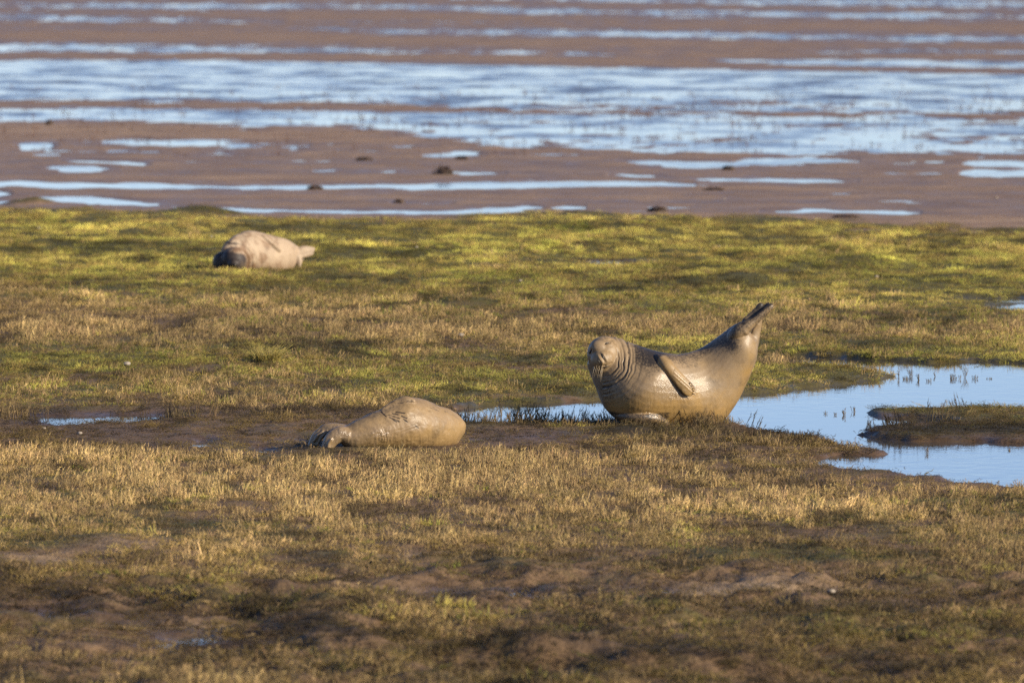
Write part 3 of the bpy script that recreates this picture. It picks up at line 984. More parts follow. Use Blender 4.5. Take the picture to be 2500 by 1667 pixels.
def seal_material(name, light, ochre, darkc, coat=.75, rough=.42, fine=260.0, cr=.22):
    t = NT(name)
    tc = t.n('ShaderNodeTexCoord')
    p = tc.outputs['Object']
    dk = t.attr('dark').outputs['Fac']
    oc = t.attr('ochre').outputs['Fac']
    wet = t.attr('wet').outputs['Fac']
    n1 = t.noise(9, 5, p, .6).outputs['Fac']
    n2 = t.noise(70, 4, p, .6).outputs['Fac']
    n3 = t.noise(fine, 3, p, .6).outputs['Fac']
    c = t.mix(t.math('ADD', oc, t.ramp(n1, .35, .65, -.25, .25), clamp=True), light, ochre)
    sp_ = t.ramp(t.math('ADD', t.math('MULTIPLY', dk, .55), t.math('MULTIPLY', n2, .75)), .52, .80)
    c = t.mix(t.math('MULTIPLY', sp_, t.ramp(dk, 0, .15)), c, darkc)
    c = t.mix(t.ramp(n3, .35, .7, 0, .34), c, darkc)
    blot = t.noise(5.5, 6, p, .68).outputs['Fac']
    c = t.mix(t.ramp(blot, .50, .68, 0, .42), c, darkc)
    c = t.mix(t.ramp(blot, .30, .42, .30, 0), c, tuple(min(1, v * 1.45) for v in light))
    h = t.math('ADD', t.math('MULTIPLY', n2, .7), t.math('MULTIPLY', n3, .3))
    bstr = t.n('ShaderNodeBump')
    bstr.inputs['Distance'].default_value = .006
    t.l(h, bstr.inputs['Height'])
    t.l(t.ramp(wet, 0, 1, .25, .45), bstr.inputs['Strength'])
    pr = t.principled(Base_Color=c, Roughness=rough, Normal=bstr.outputs[0], IOR=1.4)
    t.l(t.math('MULTIPLY', wet, coat), pr.inputs['Coat Weight'])
    pr.inputs['Coat Roughness'].default_value = cr
    n4 = t.noise(95, 4, p, .65).outputs['Fac']
    cb = t.n('ShaderNodeBump')
    cb.inputs['Distance'].default_value = .012
    t.l(n4, cb.inputs['Height'])
    t.l(t.ramp(wet, 0, 1, .12, .5), cb.inputs['Strength'])
    t.l(cb.outputs[0], pr.inputs['Coat Normal'])
    return t.m


dark_skin = simple_material('dark_wet_skin', (.012, .010, .009), (.03, .024, .02), 40, .35)
claw_mat = simple_material('claw_horn', (.07, .05, .035), (.14, .10, .07), 60, .45)
whisker_mat = simple_material('whisker_hair', (.30, .23, .14), (.36, .28, .17), 60, .4)


def tube_mesh(name, pts, rad, scale, n=6):
    """one thin tapered tube through pts (pixel units) -> mesh"""
    P = catmull(pts, max(6, len(pts) * 4))
    tg = np.gradient(P, axis=0)
    tg /= np.linalg.norm(tg, axis=1)[:, None] + 1e-9
    ref = np.tile([.3, -1., .2], (len(P), 1))
    e1 = np.cross(tg, ref)
    e1 /= np.linalg.norm(e1, axis=1)[:, None]
    e2 = np.cross(e1, tg)
    u = np.linspace(0, 1, len(P))
    r = np.interp(u, np.linspace(0, 1, len(rad)), rad)
    V, Fc = ring_tube(P, e1, r, e2, r, n)
    return mesh_np(name, V * scale, Fc)


def seal_root(name, px, py, label, lift=0.0):
    x, y = to_ground(px, py)
    o = bpy.data.objects.new(name, None)
    o.empty_display_size = .3
    o.location = (float(x), float(y), lift)
    tag(o, label, 'seal')
    C.objects.link(o)
    return o


# ---- the raised seal in the banana pose
def seal_raised():
    OX, OZ = 1640.0, 1037.0
    root = seal_root('grey_seal', OX, OZ, 'mud-coated seal curled like a banana beside the pool, head and tail both raised')
    S = float(to_ground(OX, OZ)[1]) / F
    q = lambda x, z: (x - OX, OZ - z)
    B = Blob()
    st = []
    for ux, uy, lx, ly, dep, yc in [
            (1486, 822, 1442, 872, 26, -8), (1506, 822, 1433, 886, 48, -14), (1530, 832, 1438, 906, 58, -10), (1562, 843, 1453, 944, 72, -10), (1598, 854, 1478, 998, 88, -20), (1634, 861, 1530, 1034, 96, -22),
            (1664, 863, 1625, 1046, 90, -2), (1698, 856, 1742, 1046, 80, 28), (1722, 845, 1791, 1000, 76, 40), (1748, 827, 1825, 936, 68, 36), (1772, 808, 1847, 880, 56, 22),
            (1788, 796, 1850, 848, 44, 18), (1800, 790, 1844, 830, 30, 14), (1812, 792, 1834, 816, 16, 12), (1820, 798, 1826, 808, 5, 12)]:
        a, b = q(ux, uy)
        c, d = q(lx, ly)
        st.append((a, b, c, d, dep, yc))
    B.trunk(st, 90)
    body = B.bvh()
    # head: turned to face the camera
    hx, hz = q(1475, 861)
    B.ball((hx, -38, hz), (43, 44, 43))
    mx, mz = q(1470, 872)
    B.ball((mx, -68, mz), (30, 28, 25), .35)
    B.ball((mx + 10, -77, mz - 2), (16, 14, 15))
    B.ball((mx - 11, -77, mz), (15, 14, 15))
    B.ball((mx + 1, -84, mz + 8), (9, 11, 12), .5)
    cx_, cz_ = q(1474, 893)
    B.ball((cx_, -52, cz_), (28, 24, 16), .2)
    # brow
    B.ball((hx - 12, -62, hz + 14), (24, 20, 20), -.3)
    # upper fore flipper lying over the flank
    pts = []
    for x, y, w, th, off in [(1602, 868, 6, 10, -12), (1611, 873, 10, 12, -2), (1626, 886, 13, 10, 8), (1648, 910, 15, 8, 11), (1666, 931, 16.5, 6, 12), (1680, 947, 16, 5, 12), (1690, 959, 9, 3.5, 10)]:
        a, b = q(x, y)
        pts.append((a, surf(body, a, b, off), b, w, th))
    up_pts = pts
    B.limb(pts, 36, (.25, -1, .15))
    # lower fore flipper folded on the ground
    pts = []
    for x, y, w, th, off in [(1505, 1010, 8, 12, -16), (1530, 1012, 13, 13, -4), (1562, 1013, 15, 13, 2), (1592, 1015, 13, 12, 4), (1612, 1024, 11, 10, 5), (1626, 1034, 9, 9, 9), (1632, 1042, 5, 5, 8)]:
        a, b = q(x, y)
        pts.append((a, surf(body, a, min(b, 60) if b > 4 else 6, off), b, w, th))
    low_pts = pts
    B.limb(pts, 36, (0, -1, .1))
    # hind flippers
    pts = []
    for x, y, w, th, yc in [(1790, 822, 18, 24, 0), (1806, 806, 19, 22, -14), (1823, 794, 15, 15, -20), (1842, 780, 11, 12, -18), (1862, 763, 10, 10, -17), (1877, 750, 9, 8, -16), (1887, 741, 6, 5, -15)]:
        a, b = q(x, y)
        pts.append((a, yc, b, w, th))
    B.limb(pts, 40, (.1, -1, 0))
    for x, y, rx, rz, rot in [(1822, 778, 7, 12, -.95), (1833, 770, 8, 16, -.85), (1845, 760, 9, 18, -.8), (1853, 749, 8, 13, -.6), (1864, 754, 9, 17, -.7), (1873, 745, 6, 9, -.5)]:
        a, b = q(x, y)
        B.ball((a, -8, b), (rx, 5, rz), rot)
    pts = []
    for x, y, w, th, yc in [(1834, 866, 14, 12, 26), (1841, 838, 14, 9, 32), (1848, 810, 11, 6, 34), (1855, 788, 6.5, 5, 32), (1859, 772, 4, 4, 30)]:
        a, b = q(x, y)
        pts.append((a, yc, b, w, th))
    B.limb(pts, 30, (.5, -1, 0))
    me = B.fuse('seal_body', S, .0052, 5)
    co_ = get_co(me)
    no = get_no(me)
    P = co_ / S
    px = P[:, 0] + OX
    pz = OZ - P[:, 2]
    dep = P[:, 1]
    front = sstep(20, -20, dep)
    # neck folds: rings round the head axis
    fx, fz = 1466.0, 866.0
    rho = np.hypot(px - fx, (pz - fz) * .92)
    ang = np.arctan2(-(pz - fz), px - fx)            # 0 = right, + = up
    wob = 5.0 * fbm(ang * 2.2, rho / 26, 3, 3) + 1.6 * fbm(px / 12, pz / 12, 2, 5)
    foldamp = np.clip(.75 + .9 * fbm(ang * 2.6 + 4, rho / 9, 2, 6), .1, 1.4)
    sect = sstep(-2.1, -1.2, ang) * sstep(1.75, 1.45, ang)
    rr = rho + wob
    prof = np.zeros_like(rho)
    for r0, dp, w_ in [(44, 2.4, 1.9), (51, 1.5, 1.7), (58, 3.2, 2.2), (70, 3.4, 2.4), (77, 1.4, 1.8), (86, 1.2, 2.2), (98, .9, 2.4), (113, .5, 2.6)]:
        prof -= dp * np.exp(-((rr - r0) / w_) ** 2)
        prof += dp * .40 * np.exp(-((rr - r0 - 4.2) / 3.0) ** 2)
    headside = (px < 1600) & (px > 1470)
    prof = prof * foldamp * .8
    prof = prof * sect * headside * (1 - .5 * sstep(1540, 1590, px))
    # cheeks, brow and nose creases
    def groove(x0, z0, x1, z1, dpt, w_):
        ex, ez = x1 - x0, z1 - z0
        t_ = np.clip(((px - x0) * ex + (pz - z0) * ez) / (ex * ex + ez * ez), 0, 1)
        dd = np.hypot(px - x0 - t_ * ex, pz - z0 - t_ * ez)
        return -dpt * np.exp(-(dd / w_) ** 2) * (dep < (-25 if x0 < 1600 else 60))
    fc = groove(1459, 863, 1470, 880, -1.4, 2.2) + groove(1472, 859, 1481, 876, -1.4, 2.2)
    fc += groove(1466, 859, 1475, 877, 1.6, 2.0) + groove(1470, 878, 1468, 888, -1.5, 1.8) + groove(1476, 888, 1492, 881, 2.0, 2.0) + groove(1476, 888, 1462, 887, 2.0, 2.2)
    fc += groove(1476, 835, 1488, 831, 2.6, 2.2) + groove(1438, 860, 1442, 850, 2.8, 2.4) + groove(1478, 838, 1492, 841, 1.0, 1.6)
    fc += groove(1484, 852, 1490, 870, .9, 1.6) + groove(1476, 828, 1490, 824, 1.0, 1.8)
    for q0, q1, q2, q3 in ((1646, 896, 1684, 934), (1644, 903, 1688, 944), (1642, 910, 1688, 952)):
        fc += groove(q0, q1, q2, q3, -1.1, 1.8)
    # skin creases where the flippers meet the flank, small dents of mud
    low = sstep(900, 980, pz)
    mudn = noise3(P, 1 / 7.0, 4) * .5 + noise3(P, 1 / 18.0, 6) * .6
    drip = noise3(P * np.array([1, 1, .6]), 1 / 3.2, 9)
    wetmask = np.exp(-((px - 1640) / 62) ** 2 - ((pz - 962) / 46) ** 2) + .6 * np.exp(-((px - 1570) / 40) ** 2 - ((pz - 985) / 40) ** 2)
    fc += groove(1820, 810, 1843, 832, -2.5, 5.0) + groove(1834, 812, 1850, 793, -2.0, 3.5)
    disp = prof + fc + .35 * mudn * (.4 + low) + .55 * drip * np.clip(wetmask, 0, 1) * front
    co_ += no * (disp * S)[:, None]
    me.vertices.foreach_set('co', co_.astype(np.float32).ravel())
    # mud, fur and painted shade: fur shows dark on top of the neck and back, ochre mud lower down
    back = np.interp(px, [1430, 1500, 1560, 1620, 1700, 1780, 1830, 1900], [806, 818, 842, 858, 856, 806, 775, 740])
    dtop = pz - back
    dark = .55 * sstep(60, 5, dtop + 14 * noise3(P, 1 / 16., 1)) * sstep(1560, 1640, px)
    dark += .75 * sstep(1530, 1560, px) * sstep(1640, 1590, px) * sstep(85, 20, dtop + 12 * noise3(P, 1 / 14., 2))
    dark += .45 * sstep(-.4, -2.0, prof)  # darker in the neck fold valleys
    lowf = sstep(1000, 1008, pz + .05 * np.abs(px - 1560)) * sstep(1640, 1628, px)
    dark += .62 * lowf  # shade painted onto the lower fore flipper
    dark += .55 * np.exp(-((px - 1478) / 30) ** 2 - ((pz - 955 + 14 * noise3(P, 1 / 18., 8)) / 42) ** 2)  # painted shade on the chest below the head
    dark += .55 * np.exp(-((px - 1790) / 22) ** 2 - ((pz - 845) / 22) ** 2)
    dark += .8 * sstep(1808, 1822, px) * (pz < 1560 - .42 * px) * 0
    upper = sstep(2, 8, (1763 + (1884 - px) * 0) * 0 + (745 + (1884 - px) * .72) - pz) * sstep(1808, 1816, px) * (pz < 790)
    dark += 1.2 * upper
    crev_shade = groove(1822, 812, 1845, 834, 1, 4.0) + groove(1830, 814, 1853, 790, 1, 4.0)  # mask for painted shade in the crease between hip and hind flipper
    dark += .75 * crev_shade.clip(0, 1)
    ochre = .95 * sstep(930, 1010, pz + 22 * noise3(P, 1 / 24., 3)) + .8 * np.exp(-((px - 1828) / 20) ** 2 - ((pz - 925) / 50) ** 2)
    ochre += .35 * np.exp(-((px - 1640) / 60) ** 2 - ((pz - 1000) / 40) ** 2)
    fe, fz_ = 1688 - 1618, 958 - 878
    ft = np.clip(((px - 1618) * fe + (pz - 878) * fz_) / (fe * fe + fz_ * fz_), 0, 1)
    onfl = sstep(17, 12, np.hypot(px - 1618 - ft * fe, pz - 878 - ft * fz_)) * front
    dark = dark * (1 - .75 * onfl)
    ochre = ochre + .5 * onfl
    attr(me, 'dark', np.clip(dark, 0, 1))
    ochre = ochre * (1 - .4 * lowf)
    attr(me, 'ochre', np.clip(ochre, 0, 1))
    attr(me, 'wet', np.clip(.08 * lowf + .10 + 1.0 * wetmask - .3 * sstep(110, 60, rho), 0, 1))
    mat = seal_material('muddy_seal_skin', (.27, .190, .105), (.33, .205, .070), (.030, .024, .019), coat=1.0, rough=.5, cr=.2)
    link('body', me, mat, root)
    me.update()
    fb = BVHTree.FromPolygons([tuple(v) for v in get_co(me) / S], [tuple(p.vertices) for p in me.polygons])

    def on(x, y, off=1.0):
        a, b = q(x, y)
        return (a, surf(fb, a, b, off), b)
    # closed eyes, nostrils, mouth
    link('eye', tube_mesh('eye', [on(1475, 836, .2), on(1480, 833.5, .6), on(1487, 831, .2)], [.6, 2.1, .6], S), dark_skin, root)
    link('eye', tube_mesh('eye', [on(1438, 860, .3), on(1440, 855, .6), on(1443, 850, .3)], [.6, 2.8, .6], S), dark_skin, root)
    link('nostril', tube_mesh('nostril', [on(1467, 857, 0), on(1470, 864, .2), on(1474, 871, 0)], [.4, 1.7, .5], S), dark_skin, root)
    link('nostril', tube_mesh('nostril', [on(1457, 868, 0), on(1460, 875, .2), on(1466, 882, 0)], [.4, 1.6, .5], S), dark_skin, root)
    link('mouth', tube_mesh('mouth', [on(1464, 889, 0), on(1472, 891, .3), on(1480, 889, .3), on(1492, 883, 0)], [.5, 1.3, 1.2, .4], S), dark_skin, root)
    for i in range(13):
        x0, y0 = 1453 + random.uniform(-5, 20), 888 + random.uniform(-4, 6)
        p0 = on(x0, y0, -1)
        dx = (x0 - 1462) * .35 - 5 - ru(0, 6)
        L_ = ru(22, 36)
        p1 = (p0[0] + dx * .5, p0[1] - 9, p0[2] - L_ * .45)
        p2 = (p0[0] + dx * .8 + ru(-2, 2), p0[1] - 10, p0[2] - L_)
        link('whisker', tube_mesh('whisker', [p0, p1, p2], [.42, .34, .15], S, 4), whisker_mat, root)
    # claws on the upper flipper and on the grounded one
    for i in range(5):
        t_ = i / 4
        a, b = q(1684 + 9 * math.sin(t_ * 2.2), 930 + t_ * 27)
        y_ = surf(fb, a - 3, b, 1)
        link('claw', tube_mesh('claw', [(a - 4, y_ + 1, b + 1.5), (a + 2, y_ - 2, b), (a + 7, y_ - 1, b - 5)], [1.0, 1.0, .25], S), claw_mat, root)
    for i in range(3):
        a, b = q(1622 + i * 4, 1036 + i)
        y_ = low_pts[-2][1] - 8
        link('claw', tube_mesh('claw', [(a - 3, y_, b + 3), (a + 3, y_ - 3, b), (a + 9, y_ - 3, b - 5)], [1.6, 1.4, .3], S), claw_mat, root)


seal_raised()


# ---- the seal lying flat on its side
def seal_lying():
    OX, OZ = 960.0, 1093.0
    root = seal_root('grey_seal', OX, OZ, 'wet mud-covered seal lying flat on its side, back flippers towards the left, head hidden')
    S = float(to_ground(OX, OZ)[1]) / F
    q = lambda x, z: (x - OX, OZ - z)
    B = Blob()
    st = []
    for ux, uy, lx, ly, dep, yc in [
            (826, 1042, 824, 1062, 6, -20), (834, 1038, 830, 1078, 20, -18), (850, 1035, 848, 1092, 30, -12), (872, 1024, 874, 1100, 42, -2), (900, 1010, 904, 1102, 54, 10), (930, 999, 936, 1102, 62, 22),
            (962, 985, 966, 1104, 68, 36), (1000, 972, 1000, 1106, 72, 50), (1036, 979, 1034, 1106, 70, 66), (1070, 994, 1064, 1106, 64, 84), (1098, 1006, 1088, 1104, 56, 102),
            (1118, 1018, 1108, 1098, 46, 116), (1132, 1034, 1122, 1082, 32, 126), (1137, 1044, 1134, 1064, 10, 132)]:
        a, b = q(ux, uy)
        c, d = q(lx, ly)
        st.append((a, b, c, d, dep, yc))
    B.trunk(st, 80)
    body = B.bvh()
    # fore flipper lying along the top of the flank, pointing to the tail
    pts = []
    for x, y, w, th, yc in [(1012, 984, 8, 12, 22), (992, 980, 13, 13, 20), (972, 985, 12, 10, 18), (952, 994, 10, 8, 14), (938, 1001, 8, 7, 10), (928, 1007, 5, 5, 8)]:
        a, b = q(x, y)
        pts.append((a, yc, b, w, th))
    B.limb(pts, 30, (-.1, -1, .6))
    # hind flippers: two fans folded against each other
    for P_ in ([(850, 1062, 22, 22, -24), (830, 1058, 21, 19, -28), (813, 1068, 19, 13, -34), (801, 1085, 16, 8, -38), (792, 1103, 12, 6, -40)],
               [(848, 1052, 14, 16, 0), (822, 1046, 14, 13, 0), (798, 1048, 15, 9, 2), (778, 1062, 14, 7, 2), (763, 1082, 11, 6, 2), (757, 1094, 8, 5, 2)]):
        B.limb([(q(x, y)[0], yc, q(x, y)[1], w, th) for x, y, w, th, yc in P_], 30, (0, -1, .35))
    for x0, y0, x1, y1 in [(800, 1052, 772, 1090), (812, 1068, 800, 1096), (790, 1052, 766, 1078)]:
        a, b = q(x0, y0)
        c, d = q(x1, y1)
        B.limb([(a, -8 if x0 < 805 else -46, b, 4, 4), ((a + c) / 2 - 2, -8 if x0 < 805 else -46, (b + d) / 2 + 3, 4, 4), (c, -6 if x0 < 805 else -46, d, 3, 3)], 16)
    me = B.fuse('seal_body', S, .0052, 5)
    co_ = get_co(me)
    no = get_no(me)
    P = co_ / S
    px, pz = P[:, 0] + OX, OZ - P[:, 2]

    def groove(x0, z0, x1, z1, dpt, w_):
        ex, ez = x1 - x0, z1 - z0
        t_ = np.clip(((px - x0) * ex + (pz - z0) * ez) / (ex * ex + ez * ez), 0, 1)
        dd = np.hypot(px - x0 - t_ * ex, pz - z0 - t_ * ez)
        return dpt * np.exp(-(dd / w_) ** 2) * (P[:, 1] < 60)
    marks = np.zeros_like(px)
    for m_ in [(948, 1011, 962, 1014), (957, 1007, 972, 1010), (950, 1016, 975, 1027), (958, 1014, 976, 1019), (980, 1013, 993, 1019), (985, 1021, 995, 1028), (966, 1004, 988, 1007), (930, 1004, 943, 1015), (898, 1009, 915, 1005), (1015, 1038, 1022, 1044), (956, 1019, 968, 1028)]:
        marks += groove(*m_, 1.0, 1.3)
    lump = np.exp(-((px - 935) / 26) ** 2 - ((pz - 1062) / 18) ** 2) + .8 * np.exp(-((px - 1005) / 26) ** 2 - ((pz - 1076) / 8) ** 2) * .6 + np.exp(-((px - 830) / 20) ** 2 - ((pz - 1050) / 12) ** 2) * .4
    cr = noise3(P * np.array([1.2, 1, .8]), 1 / 3.0, 2)
    cr2 = noise3(P, 1 / 6.0, 5)
    fold = groove(1110, 1010, 1124, 1050, -1.6, 3) + groove(1124, 1050, 1112, 1085, -1.6, 3) + groove(975, 1056, 1025, 1038, -.8, 1.6) + groove(965, 1050, 1020, 1034, -.6, 1.4)
    disp = -1.0 * marks + fold + lump * (2.0 * cr + 1.6 * cr2) + 1.6 * noise3(P, 1 / 20., 7) + .45 * cr2
    co_ += no * (disp * S)[:, None]
    me.vertices.foreach_set('co', co_.astype(np.float32).ravel())
    dark = 1.3 * np.clip(marks, 0, 1) + .5 * ((px > 925) & (px < 962) & (pz < 1010)) * sstep(0, .5, noise3(P, 1 / 5., 3)) 
    dark += .5 * sstep(.15, .6, noise3(P * np.array([.6, 1, 1.4]), 1 / 10., 15)) * sstep(1040, 1000, pz)
    ochre = .8 * sstep(1040, 1075, pz + 12 * noise3(P, 1 / 22., 1) + .25 * (px - 1000)) + .35
    attr(me, 'dark', np.clip(dark, 0, 1))
    attr(me, 'ochre', np.clip(ochre, 0, 1))
    attr(me, 'wet', np.clip(.04 + lump + .6 * sstep(870, 830, px) + .5 * sstep(1040, 1075, pz), 0, 1))
    link('body', me, seal_material('wet_mud_skin', (.265, .185, .105), (.30, .195, .080), (.028, .021, .016), coat=1.0, rough=.5, cr=.18), root)


seal_lying()


# ---- the pale seal asleep further out
def seal_far():
    OX, OZ = 628.0, 666.0
    root = seal_root('grey_seal', OX, OZ, 'cream and brown seal asleep on the green turf, dark face towards the camera, furthest out', .03)
    S = float(to_ground(OX, OZ)[1]) / F
    q = lambda x, z: (x - OX, OZ - z)
    B = Blob()
    st = []
    for ux, uy, lx, ly, dep, yc in [
            (545, 622, 530, 668, 10, -52), (545, 606, 528, 676, 30, -40), (562, 588, 540, 680, 44, -26), (585, 575, 565, 682, 50, -6), (612, 570, 600, 682, 52, 16), (642, 577, 638, 682, 50, 38),
            (672, 586, 672, 682, 44, 60), (700, 595, 698, 680, 36, 80), (722, 610, 716, 672, 26, 96), (736, 622, 728, 658, 14, 106), (744, 630, 738, 648, 4, 110)]:
        a, b = q(ux, uy)
        c, d = q(lx, ly)
        st.append((a, b, c, d, dep, yc))
    B.trunk(st, 70)
    body = B.bvh()
    hx, hz = q(574, 640)
    B.ball((hx, -70, hz + 2), (31, 34, 32))
    B.ball((hx + 1, -92, hz - 6), (17, 22, 15))
    B.ball((hx - 26, -50, hz - 6), (28, 28, 28))
    # fore flipper on the flank
    pts = []
    for x, y, w, th, off in [(640, 584, 4, 6, -2), (652, 592, 5.5, 6, 2), (666, 603, 6, 5, 4), (678, 614, 6, 4, 4), (685, 622, 4, 3, 3)]:
        a, b = q(x, y)
        pts.append((a, surf(body, a, b, off), b, w, th))
    B.limb(pts, 24, (.2, -1, .2))
    # hind flippers
    for P_ in ([(722, 628, 12, 14, 96), (738, 621, 10, 10, 100), (754, 620, 8, 6, 104), (767, 622, 7, 3, 106)],
               [(724, 636, 10, 12, 90), (740, 634, 7, 7, 92), (752, 631, 7, 5, 96), (764, 628, 5, 3, 100)],
               [(722, 634, 10, 10, 84), (728, 648, 8, 6, 80), (729, 660, 5, 4, 76), (729, 668, 3, 3, 74)]):
        B.limb([(q(x, y)[0], yc, q(x, y)[1], w, th) for x, y, w, th, yc in P_], 24)
    me = B.fuse('seal_body', S, .008, 5)
    co_ = get_co(me)
    no = get_no(me)
    P = co_ / S
    px, pz = P[:, 0] + OX, OZ - P[:, 2]
    prof = np.zeros_like(px)
    rho = np.hypot(px - 572, (pz - 648) * .9) + 2 * fbm(px / 10, pz / 14, 2, 2)
    sect = sstep(-1.2, -.6, np.arctan2(-(pz - 648), px - 572)) * sstep(2.3, 1.9, np.arctan2(-(pz - 648), px - 572))
    for r0, dp in [(35, 1.0), (46, 1.4), (54, .7), (66, 1.1), (83, .6)]:
        prof -= dp * np.exp(-((rho - r0) / 2.6) ** 2)
    prof *= sect
    co_ += no * ((prof + .5 * noise3(P, 1 / 12., 2)) * S)[:, None]
    me.vertices.foreach_set('co', co_.astype(np.float32).ravel())
    face = np.exp(-((px - 575) / 32) ** 4 - ((pz - 650) / 30) ** 4) * (P[:, 1] < -60)
    dark = .9 * sstep(.15, .7, face) + .3 * sstep(590, 560, px) * sstep(.0, .6, noise3(P, 1 / 12., 4)) + .5 * sstep(.2, .8, noise3(P * np.array([1, 1, 2]), 1 / 16., 5)) * sstep(600, 560, px + 0)  # dark face fur with shadow painted in; left side shade begins here
    dark += .45 * (prof < -1.2) + .8 * sstep(590, 535, px) * sstep(-.35, .3, noise3(P, 1 / 9., 7)) + .35 * sstep(.1, .5, noise3(P, 1 / 14., 9)) * sstep(740, 660, px)  # darker folds, painted shade over the left side, mottling
    ochre = .9 * np.exp(-((px - 585) / 20) ** 2 - ((pz - 612) / 8) ** 2) + .6 * np.exp(-((px - 604) / 8) ** 2 - ((pz - 645) / 24) ** 2) + .45 * sstep(640, 660, pz)
    ochre += .7 * sstep(.0, .45, noise3(P, 1 / 13., 12)) * sstep(715, 640, px)
    attr(me, 'dark', np.clip(dark, 0, 1))
    attr(me, 'ochre', np.clip(ochre, 0, 1))
    attr(me, 'wet', np.zeros(len(px)))
    link('body', me, seal_material('pale_seal_fur', (.40, .30, .20), (.20, .115, .06), (.035, .026, .022), coat=.12, rough=.6, fine=160, cr=.4), root)
    fb = BVHTree.FromPolygons([tuple(v) for v in get_co(me) / S], [tuple(p.vertices) for p in me.polygons])
    for x in (572, 586):
        a, b = q(x, 636)
        link('eye', tube_mesh('eye', [(a - 3, surf(fb, a - 3, b, .2), b), (a, surf(fb, a, b, .5), b), (a + 3, surf(fb, a + 3, b, .2), b)], [.5, 1.4, .5], S), dark_skin, root)
    a, b = q(577, 648)
    link('nose', tube_mesh('nose', [(a - 4, surf(fb, a - 4, b, 0), b), (a, surf(fb, a, b, 1), b), (a + 4, surf(fb, a + 4, b, 0), b)], [1, 3, 1], S), dark_skin, root)


seal_far()


# ------------------------------------------------------------------ single plants, weed clumps, stones
def plant_self_material(name, c1, c2):
    t = NT(name)
    sh = t.attr('shade').outputs['Fac']
    tc = t.n('ShaderNodeTexCoord')
    n = t.noise(30, 3, tc.outputs['Object']).outputs['Fac']
    t.principled(Base_Color=t.mix(1.0, t.mix(t.ramp(n, .35, .65), c1, c2), sh, 'MULTIPLY'), Roughness=.6)
    return t.m


sprig_mat = plant_self_material('brown_sprig', (.09, .06, .03), (.15, .11, .045))
tuft_mat = plant_self_material('golden_blade', (.42, .30, .08), (.26, .24, .05))
weed_mat = plant_self_material('dark_weed', (.05, .03, .02), (.085, .05, .03))

SPRIGS = [  # x, y, height m, spread m, description
    (2224, 918, .085, .03, 'tallest brown sprig standing in the pool below the far bank'),
    (2210, 926, .035, .05, 'small low clump of weed in the water beside the tallest sprig'),
    (2243, 928, .06, .02, 'thin upright brown sprig in the pool just beyond the tallest one'),
    (2268, 931, .03, .04, 'short dark bent sprig poking from the middle of the pool'),
    (2332, 925, .05, .10, 'widest brown weed clump rising from the upper pool'),
    (2356, 922, .10, .015, 'lone tall pale stem growing behind the widest weed clump'),
    (2380, 925, .04, .035, 'small brown tuft in the pool past the widest clump'),
    (2417, 925, .02, .05, 'flat scrap of weed floating nearest the pool edge at the far right'),
    (2194, 925, .07, .012, 'single bare twig standing at the near side of the sprigs off the turf spit'),
    (2284, 919, .05, .010, 'faint lone twig in open water between the two weed clumps'),
    (2015, 1010, .03, .018, 'tiny dark sprig alone in mid pool nearest the raised seal'),
    (2040, 1013, .03, .018, 'tiny dark sprig in mid pool second from the raised seal'),
    (2063, 1013, .055, .03, 'branched dark sprig in mid pool before the green island'),
    (2086, 1005, .05, .035, 'dark leafy sprig at the tip of the green island'),
    (2262, 1106, .05, .022, 'small dark sprig in the near channel below the muddy island'),
    (1166, 1014, .045, .02, 'dark sprig in the water just beyond the lying seal'),
    (2466, 1100, .02, .02, 'dark speck of weed in the near channel by the right edge')]
for (x, y, h_, w_, lab) in SPRIGS:
    b = PB()
    for k in range(3 + int(w_ * 160)):
        px_ = ru(-w_, w_) * .5
        p = Vector((px_, ru(-w_, w_) * .5, -.01))
        d = Vector((ru(-.4, .4), ru(-.4, .4), 1)).normalized()
        hh = h_ * ru(.5, 1.0) + .01
        b.shoot(p, d, hh, .005, .1, 3, ru(.7, 1.2))
        for j in range(5):
            b.shoot(p + d * hh * ru(.3, .9), d + Vector((ru(-1, 1), ru(-1, 1), ru(-.2, .5))), h_ * ru(.2, .4), .004, .1, 1, ru(.7, 1.2))
    gx, gy = to_ground(x, y, W)
    o = link('marsh_sprig', b.mesh('marsh_sprig'), sprig_mat)
    o.location = (float(gx), float(gy), W)
    tag(o, lab, 'plant', 'sprigs standing in the pool')

TUFTS = [(650, 884, .19, .20, 90, 'golden yellow grass tussock rising above the brown stems, left of centre', 0),
         (1560, 852, .06, .10, 40, 'bright yellow-green tuft just behind the raised seal neck', 0)]
for (x, y, h_, w_, n_, lab, _) in TUFTS:
    b = PB()
    for k in range(n_ * 3):
        a, r_ = ru(0, 6.283), w_ * .6 * math.sqrt(ru(0, 1))
        out = ru(.2, 1.1)
        b.shoot((r_ * math.cos(a), r_ * math.sin(a), -.01), (out * math.cos(a), out * math.sin(a), 1), h_ * ru(.5, 1.1), .0055, .5, 3, ru(.6, 1.3))
    gx, gy = to_ground(x, y)
    o = link('grass_tussock', b.mesh('grass_tussock'), tuft_mat)
    o.location = (float(gx), float(gy), .03)
    tag(o, lab, 'grass tussock')

